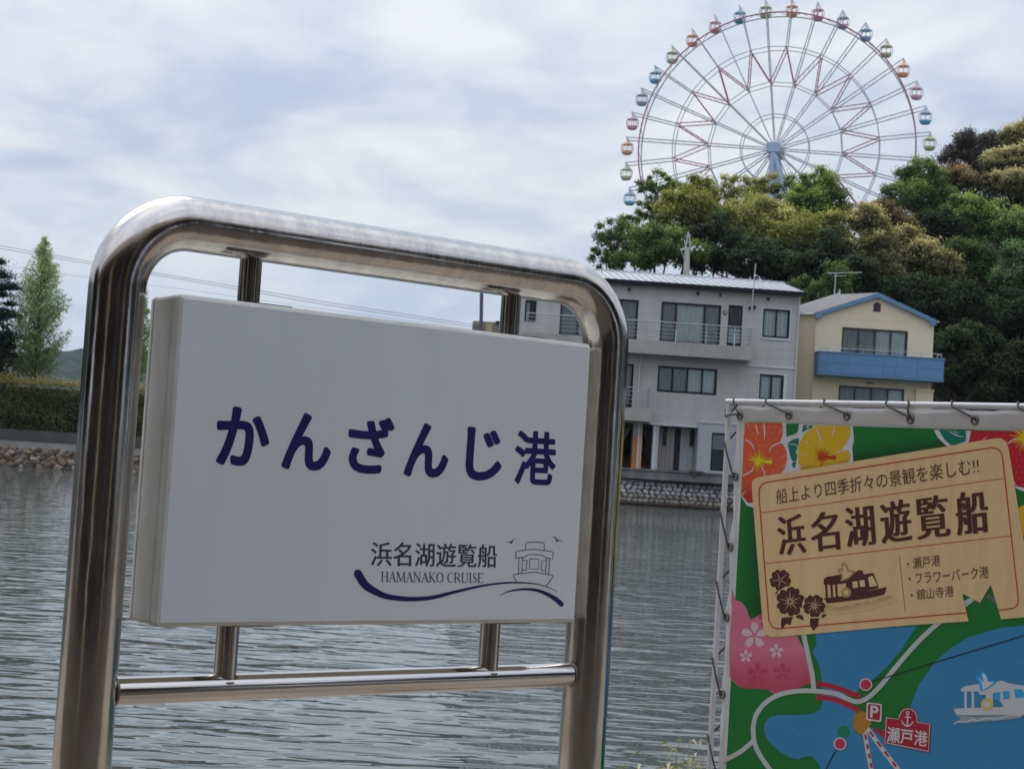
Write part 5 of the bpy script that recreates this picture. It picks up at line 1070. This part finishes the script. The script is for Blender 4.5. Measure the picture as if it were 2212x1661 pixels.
# ticket
a = A8(); a.lay = 7; a.b.col = (1, 1, 1)
tick = [(270, 640), (272, 600), (288, 580), (312, 570), (1905, 309), (1945, 311), (1975, 335), (1990, 380), (2090, 985), (2160, 1420), (2155, 1470), (2130, 1497), (2090, 1508), (1940, 1521), (1905, 1400), (1870, 1290), (1800, 1411), (1680, 1348), (1722, 1535), (1300, 1562), (430, 1640), (390, 1638), (360, 1615), (345, 1580), (310, 1150)]
a.poly(tick, CA); a.done('ticket_print', mat('printed_wood', (.72, .53, .27), .42, var=.25, vscale=6, stretch=(4, 1, .35), var2=(.66, .44, .22), spec=.35, bump=.012, bscale=4), bn)
a = A8(); a.lay = 9
fr_l = [(1705, 1477), (445, 1583), (410, 1574), (385, 1530), (318, 690), (320, 650), (345, 612), (375, 603), (1875, 372), (1915, 378), (1940, 405), (1950, 440), (2055, 1380), (2052, 1420), (2030, 1445), (1925, 1460)]
a.stroke(fr_l, 8, LINE, caps=False); a.stroke([(333, 808), (1957, 577)], 4.5, LINE, caps=False); a.stroke([(360, 1148), (2005, 962)], 4.5, LINE, caps=False); a.stroke([(1258, 1095), (1298, 1470)], 4, (.25, .10, .06), caps=False)
a.raise_()
TX = (.09, .05, .03)
a.text('船上より四季折々の景観を楽しむ!!', (437, 752), (1795, 545), (430, 652), TX)
for ch, x0, x1, y0, y1 in (('浜', 440, 634, 822, 1094), ('名', 660, 860, 800, 1070), ('湖', 893, 1098, 762, 1040), ('遊', 1128, 1342, 722, 1012), ('覧', 1366, 1598, 692, 985), ('船', 1632, 1858, 660, 958)):
    sl3 = .115; dy = (x1-x0)*sl3/2; dx = (y1-y0)*.095
    a.text(ch, (x0+dx*.75, y1+dy*.2), (x1, y1-dy*1.6), (x0, y0+dy*1.3), BR_, bold=(.0040, .0004))
a.text('・瀬戸港', (1312, 1190), (1534, 1162), (1308, 1115), TX); a.text('・フラワーパーク港', (1325, 1290), (1860, 1243), (1320, 1212), TX); a.text('・舘山寺港', (1338, 1396), (1625, 1368), (1334, 1322), TX)
a.done('ticket_lettering', M_print, bn)
a = A8(); a.lay = 9
def hib(a, cx_, cy_, r_, rot):
    for k_ in range(5):
        t = rot+2*math.pi*k_/5; d = np.array([math.cos(t), math.sin(t)]); n_ = np.array([-d[1], d[0]]); o_ = np.array([cx_, cy_])
        a.poly([tuple(o_+d*r_*q+n_*r_*w_) for q, w_ in ((0, 0), (.35, .30), (.75, .46), (.98, .28), (.92, .08), (1.0, -.05), (.95, -.28), (.72, -.45), (.35, -.30))], BR_, True)
for (cx_, cy_, r_, rot) in ((462, 1258, 72, .3),): hib(a, cx_, cy_, r_, rot)
a.poly([(440, 1330), (470, 1345), (440, 1385), (428, 1350)], BR_)
a.poly([(470, 1510), (545, 1505), (530, 1560), (500, 1550), (470, 1592), (465, 1545)], BR_, False); a.poly([(560, 1480), (610, 1495), (620, 1528), (570, 1510)], BR_); a.poly([(660, 1515), (720, 1515), (715, 1560), (683, 1600), (660, 1560)], BR_); a.poly([(730, 1480), (775, 1490), (745, 1515)], BR_)
a.raise_()
for k_ in range(5):
    t = .55+2*math.pi*k_/5; a.stroke([(462+9*math.cos(t), 1258+9*math.sin(t)), (462+55*math.cos(t), 1258+55*math.sin(t))], [5, 1.5], CA)
a.circle((530, 1402), 104, CA, 26); a.lay -= 0
a.raise_(); hib(a, 530, 1402, 98, 1.2)
a.raise_(); a.circle((690, 1430), 82, CA, 26); 
for k_ in range(10): t = 1.5+2*math.pi*k_/10; a.stroke([(530+12*math.cos(t), 1402+12*math.sin(t)), (530+(70 if k_ % 2 else 48)*math.cos(t), 1402+(70 if k_ % 2 else 48)*math.sin(t))], [6, 1.5], CA)
a.raise_(); hib(a, 690, 1430, 76, .2)
a.raise_()
for k_ in range(10): t = .5+2*math.pi*k_/10; a.stroke([(690+9*math.cos(t), 1430+9*math.sin(t)), (690+(55 if k_ % 2 else 38)*math.cos(t), 1430+(55 if k_ % 2 else 38)*math.sin(t))], [5, 1.5], CA)
a.done('ticket_flowers_print', M_print, bn)
a = A8(); a.lay = 9; LB_ = (.46, .27, .13)
A_ = [(765, 1425), (860, 1440), (960, 1415), (1080, 1395), (1200, 1360), (1242, 1385)]; B_ = [(765, 1482), (860, 1485), (960, 1475), (1080, 1450), (1200, 1410), (1243, 1390)]; a.quadstrip(A_, B_, LB_, CA)
a.raise_(); a.poly([(748, 1380), (930, 1360), (1105, 1320), (1175, 1305), (1158, 1355), (1060, 1378), (960, 1392), (800, 1412), (750, 1412)], BR_)
a.poly([(752, 1290), (753, 1250), (775, 1236), (860, 1222), (960, 1208), (985, 1192), (1010, 1194), (1022, 1220), (1085, 1210), (1095, 1235), (1120, 1310), (940, 1362), (905, 1362), (905, 1278), (830, 1288)], BR_)
for x_ in (765, 800, 832, 905): a.poly([(x_-4, 1285), (x_+10, 1283), (x_+16, 1385), (x_+2, 1388)], BR_)
a.stroke([(770, 1450), (800, 1452), (830, 1432), (860, 1440), (900, 1420), (940, 1432), (970, 1408), (1010, 1416), (1040, 1396), (1090, 1404), (1130, 1370), (1165, 1362)], 6, CA, True)
a.raise_()
for P in ([(945, 1270), (978, 1264), (983, 1308), (950, 1312)], [(992, 1262), (1025, 1256), (1032, 1300), (998, 1304)], [(1050, 1240), (1080, 1228), (1112, 1296), (1062, 1304)]): a.poly(P, CA)
a.circle((903, 1342), 34, LB_); a.poly([(865, 1262), (872, 1235), (845, 1195), (850, 1180), (870, 1182), (872, 1150), (890, 1140), (910, 1165), (925, 1190), (958, 1195), (955, 1215), (925, 1245), (885, 1262)], LB_, True)
a.raise_(); a.circle((903, 1342), 17, CA); a.poly([(880, 1250), (885, 1228), (862, 1198), (880, 1198), (888, 1160), (905, 1180), (915, 1205), (942, 1208), (912, 1240)], CA, True)
a.done('ticket_boat_print', M_print, bn)
# eyelets and lashing
b0 = []
TOPE = [(1597.6, 898), (1703.5, 897), (1829, 898.5), (1966, 906), (2105, 908), (2250, 912)]; LEFTE = [(1588, 1029), (1577, 1181), (1569, 1333), (1560, 1499), (1551, 1668)]
ye = yb-.0085
for i, p in enumerate(TOPE+LEFTE):
    u, z = BF.uv(*p, out=-ye); b0.append((u, z)); b = MB(BF); b.tube([(u+.0098*math.cos(t), ye, z+.0115*math.sin(t)) for t in np.linspace(0, 2*math.pi, 19)[:-1]], .0036, 7, closed=True); e = b.build('eyelet', M_eye, bn)
    b = MB(BF); b.lathe([(.0075, 0), (0, 0)], (u, ye+.001, z), 12, 'y'); b.build('eyelet_hole', M_fabric, e)
rc = .0032; c_ = thing('lashing_cord', 'dark elastic cord lacing the banner eyelets to the white pipes', 'cord', Vector(BF.M @ Vector((0, 0, ztop))))
def wrap_top(u, z, ux, back=True):
    yy = ye-.004
    P = [(u, ye+.004, z), (u, yy, z+.006), (ux+(u-ux)*.45, yy-.004, z+(ztop-z)*.6), (ux, -rp_-.004, ztop-.002), (ux-.004, -rp_*.7, ztop+rp_*.95), (ux-.012, 0, ztop+rp_+.003), (ux-.02, rp_+.004, ztop), (ux-.03, .006, ztop-rp_*1.6), (ux-.045, .004, ztop-.03)]
    return catmull(P, False, 5)
for i, (p, up_) in enumerate(zip(TOPE, [(1590, 866), (1660, 866), (1786, 868), (1920, 872), (2062, 874), (2205, 878)])):
    u, z = b0[i]; ux = BF.uv(*up_)[0]; b = MB(BF); b.tube(wrap_top(u, z, ux), rc, 7); b.build('wrap', M_cord, c_)
    if i == 3:
        b = MB(BF); b.tube(wrap_top(u, z, BF.uv(1968, 872)[0]), rc, 7); b.build('wrap', M_cord, c_)
for i, p in enumerate([(1597.6, 898)]+LEFTE):
    u, z = b0[0] if i == 0 else b0[len(TOPE)+i-1]; zt_ = z+(.045*SCB+.06 if i else .004)
    yy = ye-.004; P = [(u, ye+.004, z), (u-.006, yy, z+.004), (u*.5, yy-.006, (z+zt_)/2), (-.002, -rp_-.005, zt_-.006), (-rp_-.003, -.003, zt_), (-rp_*.5, rp_+.002, zt_+.006), (.012, rp_, zt_+.02), (ul+.01, .004, zt_+.05)]
    b = MB(BF); b.tube(catmull(P, False, 5), rc, 7); b.build('wrap', M_cord, c_)

# ---------------------------------------------------------------- weeds on the quay edge
M_straw = mat('dry_grass', (1, 1, 1), .8, attr=True, transl=.3)
def weed(label, px, Y, n_, h_, seed, spread=.1, straw=False):
    r_ = random.Random(seed); base = at(px, 1661, Y); base.z = .3; t_ = thing('weed', label, 'weed', base, 0, 'weeds on the quay edge')
    b = MB(); b.col = (.2, .2, .08); fb = MB(); fb.col = (.2, .2, .08)
    for i in range(n_):
        c = r_.choice([(.34, .32, .13), (.52, .46, .24), (.22, .28, .08), (.62, .56, .36)]); b.col = c; H = h_*r_.uniform(.5, 1.1); lx, ly = r_.gauss(0, spread), r_.gauss(0, spread); x0, y0 = base.x+r_.gauss(0, spread*.5), base.y+r_.gauss(0, spread*.4)
        P = [(x0+lx*t*t, y0+ly*t*t, .3+H*(t-.18*t*t*abs(lx)/spread)) for t in (0, .3, .6, .85, 1)]; b.tube(P, [.0022, .002, .0016, .001, .0005], 4, caps=False)
        for q in range(5):
            t = r_.uniform(.25, .95); bx_, by_, bz_ = x0+lx*t*t, y0+ly*t*t, .3+H*t; ln = r_.uniform(.03, .09); a_ = r_.uniform(0, 6.28); dx, dy = math.cos(a_)*ln, math.sin(a_)*ln
            fb.add([(bx_, by_, bz_), (bx_+dx*.5-dy*.09, by_+dy*.5, bz_+ln*.35), (bx_+dx, by_+dy, bz_+ln*.1), (bx_+dx*.5+dy*.09, by_+dy*.5, bz_+ln*.28)], [(0, 1, 2, 3)], [c]*4)
    b.build('stems', M_straw, t_); tag(fb.build('blades', M_straw, t_), kind='stuff')
weed('tuft of dry and green weeds left of the banner pole', 1478, 5.35, 42, .33, 3, .07)
weed('straw-coloured tuft touching the banner pole', 1518, 5.3, 26, .24, 5, .05)
weed('thin wispy grass blades between the sign and the banner', 1400, 5.35, 9, .30, 9, .10)

# ---------------------------------------------------------------- behind the viewer: unseen stand-ins added for the steel to mirror and to shade the board
t_ = thing('standin_hall', 'brown stand-in hall with deep eaves, added unseen behind the viewer', 'building', (0, -8, .3))  # invented hall: shades the sign board and darkens reflections in the steel
M_br = mat('brown_boards', (.46, .39, .32), .7, var=.4, vscale=3, stretch=(4, 4, .4)); M_tan = mat('tan_wall', (.62, .54, .44), .8, var=.2, vscale=2)
b = MB(); b.box(-24, 24, -9.2, -9, .3, 9.5); b.build('rear_wall', M_br, t_)
b = MB(); b.box(-24, 24, -9, -1.1, 4.3, 4.6); b.box(-24, 24, -3.4, -3.1, 4.6, 7.2); b.build('sky_blocking_eave', M_br, t_)  # eave and front slab added to block sky from the board
for i, x in enumerate((-15, -10.5, -6.6, -2.4, .9, 4.3, 10, 15)):
    b = MB(); b.box(x, x+(.35, .8, .25)[i % 3], -2.4, -2.1, .3, 4.3); b.build('pillar', M_tan if i % 2 else mat('dark_blue_post', (.03, .045, .07), .5), t_)  # uprights added as stripes for the steel to mirror
for x0, x1, z1 in ((-14, -11.5, 3.3), (-5.6, -4.2, 3.0), (-2.6, -2.1, 2.4), (1.9, 2.6, 2.8), (4.4, 6.0, 3.2), (8, 11, 3.3)):
    b = MB(); b.box(x0, x1, -8.95, -8.85, .4, z1); b.build('standin_panel', M_tan, t_)  # pale panels added for reflections in the steel
b = MB(); b.add([(-50, 0, 0)]*3, []) if False else b.box(-24, 24, -9, -1.9, .301, .31); b.build('floor', mat('dark_floor', (.14, .115, .095), .8), t_)
b = MB(); b.box(-140, -46, -60, 79, -.5, .6); tag(b.build('added_left_bank', M_land), 'added low wooded bank out to the left', kind='structure')  # bank added out of view to carry the dark trees
b = MB(); b.box(42, 140, -60, 79, -.5, .6); tag(b.build('added_right_bank', M_land), 'added low wooded bank out to the right', kind='structure')  # matching bank added on the right, also unseen
for i, (x, y, h_) in enumerate(((-50, -6, 9), (-52, 6, 11), (-50, 18, 10), (-53, 30, 12), (-50, 42, 11), (-54, 55, 13), (-50, 68, 12), (-48, 84, 11), (-40, 88, 12), (-33.5, 89, 10), (-58, 86, 13), (47, 4, 13), (48, 16, 14), (47, 28, 13), (50, 40, 15), (48, 52, 14), (49, 64, 15), (48, 76, 15))):  # unseen trees added to darken what the steel posts reflect
    t_ = thing('evergreen_tree', 'dark tree added on the %s bank outside the picture, %s' % ('left' if x < 0 else 'right', ('beside the quay', 'second from the quay', 'third from the quay', 'fourth along the bank', 'fifth along the bank', 'sixth along the bank', 'at the far end of the bank', 'behind the far shore hedge', 'behind the hedge, nearer the pine', 'closest behind the dark pine', 'outermost on the far shore')[i if x < 0 else i-11]), 'tree', (x, y, .6), 0, 'trees added on the %s bank' % ('left' if x < 0 else 'right'))
    n = 3500; d = rng.normal(size=(n, 3)); d /= np.linalg.norm(d, axis=1, keepdims=True); p = np.array([x, y, h_*.52])+d*rng.uniform(.3, 1, (n, 1))**.5*np.array([6.5, 6.5, h_*.5])
    leafmesh('crown', p, d+rng.normal(size=(n, 3))*.4, rng.uniform(.5, .9, n), np.array([.035, .055, .022])*rng.uniform(.6, 1.4, (n, 1)), M_leaf, t_)
    b = MB(); b.tube([(x, y, .4), (x, y, h_*.6)], [.3, .15], 8); b.build('trunk', M_bark, t_)
for i, (x, y, r_, h_) in enumerate(((-17, 1.5, 3.5, 7), (-26, -3, 4.5, 9), (19, 0, 4.5, 9))):  # more unseen trees added to cut skylight and darken the reflections
    if y > 4: continue
    t_ = thing('evergreen_tree', ('dark evergreen tree added on the quay left of the viewer', 'dark evergreen tree added at the left end of the hall', 'dark evergreen tree added on the quay right of the viewer')[i], 'tree', (x, y, .3), 0, 'trees added behind the viewer')
    n = 5000; d = rng.normal(size=(n, 3)); d /= np.linalg.norm(d, axis=1, keepdims=True); p = np.array([x, y, h_*.6])+d*rng.uniform(.3, 1, (n, 1))**.5*np.array([r_, r_, h_*.45])
    leafmesh('crown', p, d+rng.normal(size=(n, 3))*.4, rng.uniform(.3, .6, n), np.array([.035, .05, .022])*rng.uniform(.6, 1.4, (n, 1)), M_leaf, t_)
    b = MB(); b.tube([(x, y, .2), (x, y, h_*.6)], [.3, .15], 8); b.build('trunk', M_bark, t_)

# ---------------------------------------------------------------- air
HAZE = .00008
if HAZE:
    b = MB(); b.box(-1400, 1400, -80, 1400, -2, 75); hz_ = bpy.data.materials.new('air'); hz_.use_nodes = True; nd = hz_.node_tree.nodes; nd.remove(nd['Principled BSDF'])
    pv = nd.new('ShaderNodeVolumePrincipled'); pv.inputs['Density'].default_value = HAZE; pv.inputs['Color'].default_value = (.80, .88, 1, 1); hz_.node_tree.links.new(pv.outputs[0], nd['Material Output'].inputs['Volume'])
    tag(b.build('haze', hz_), kind='stuff')
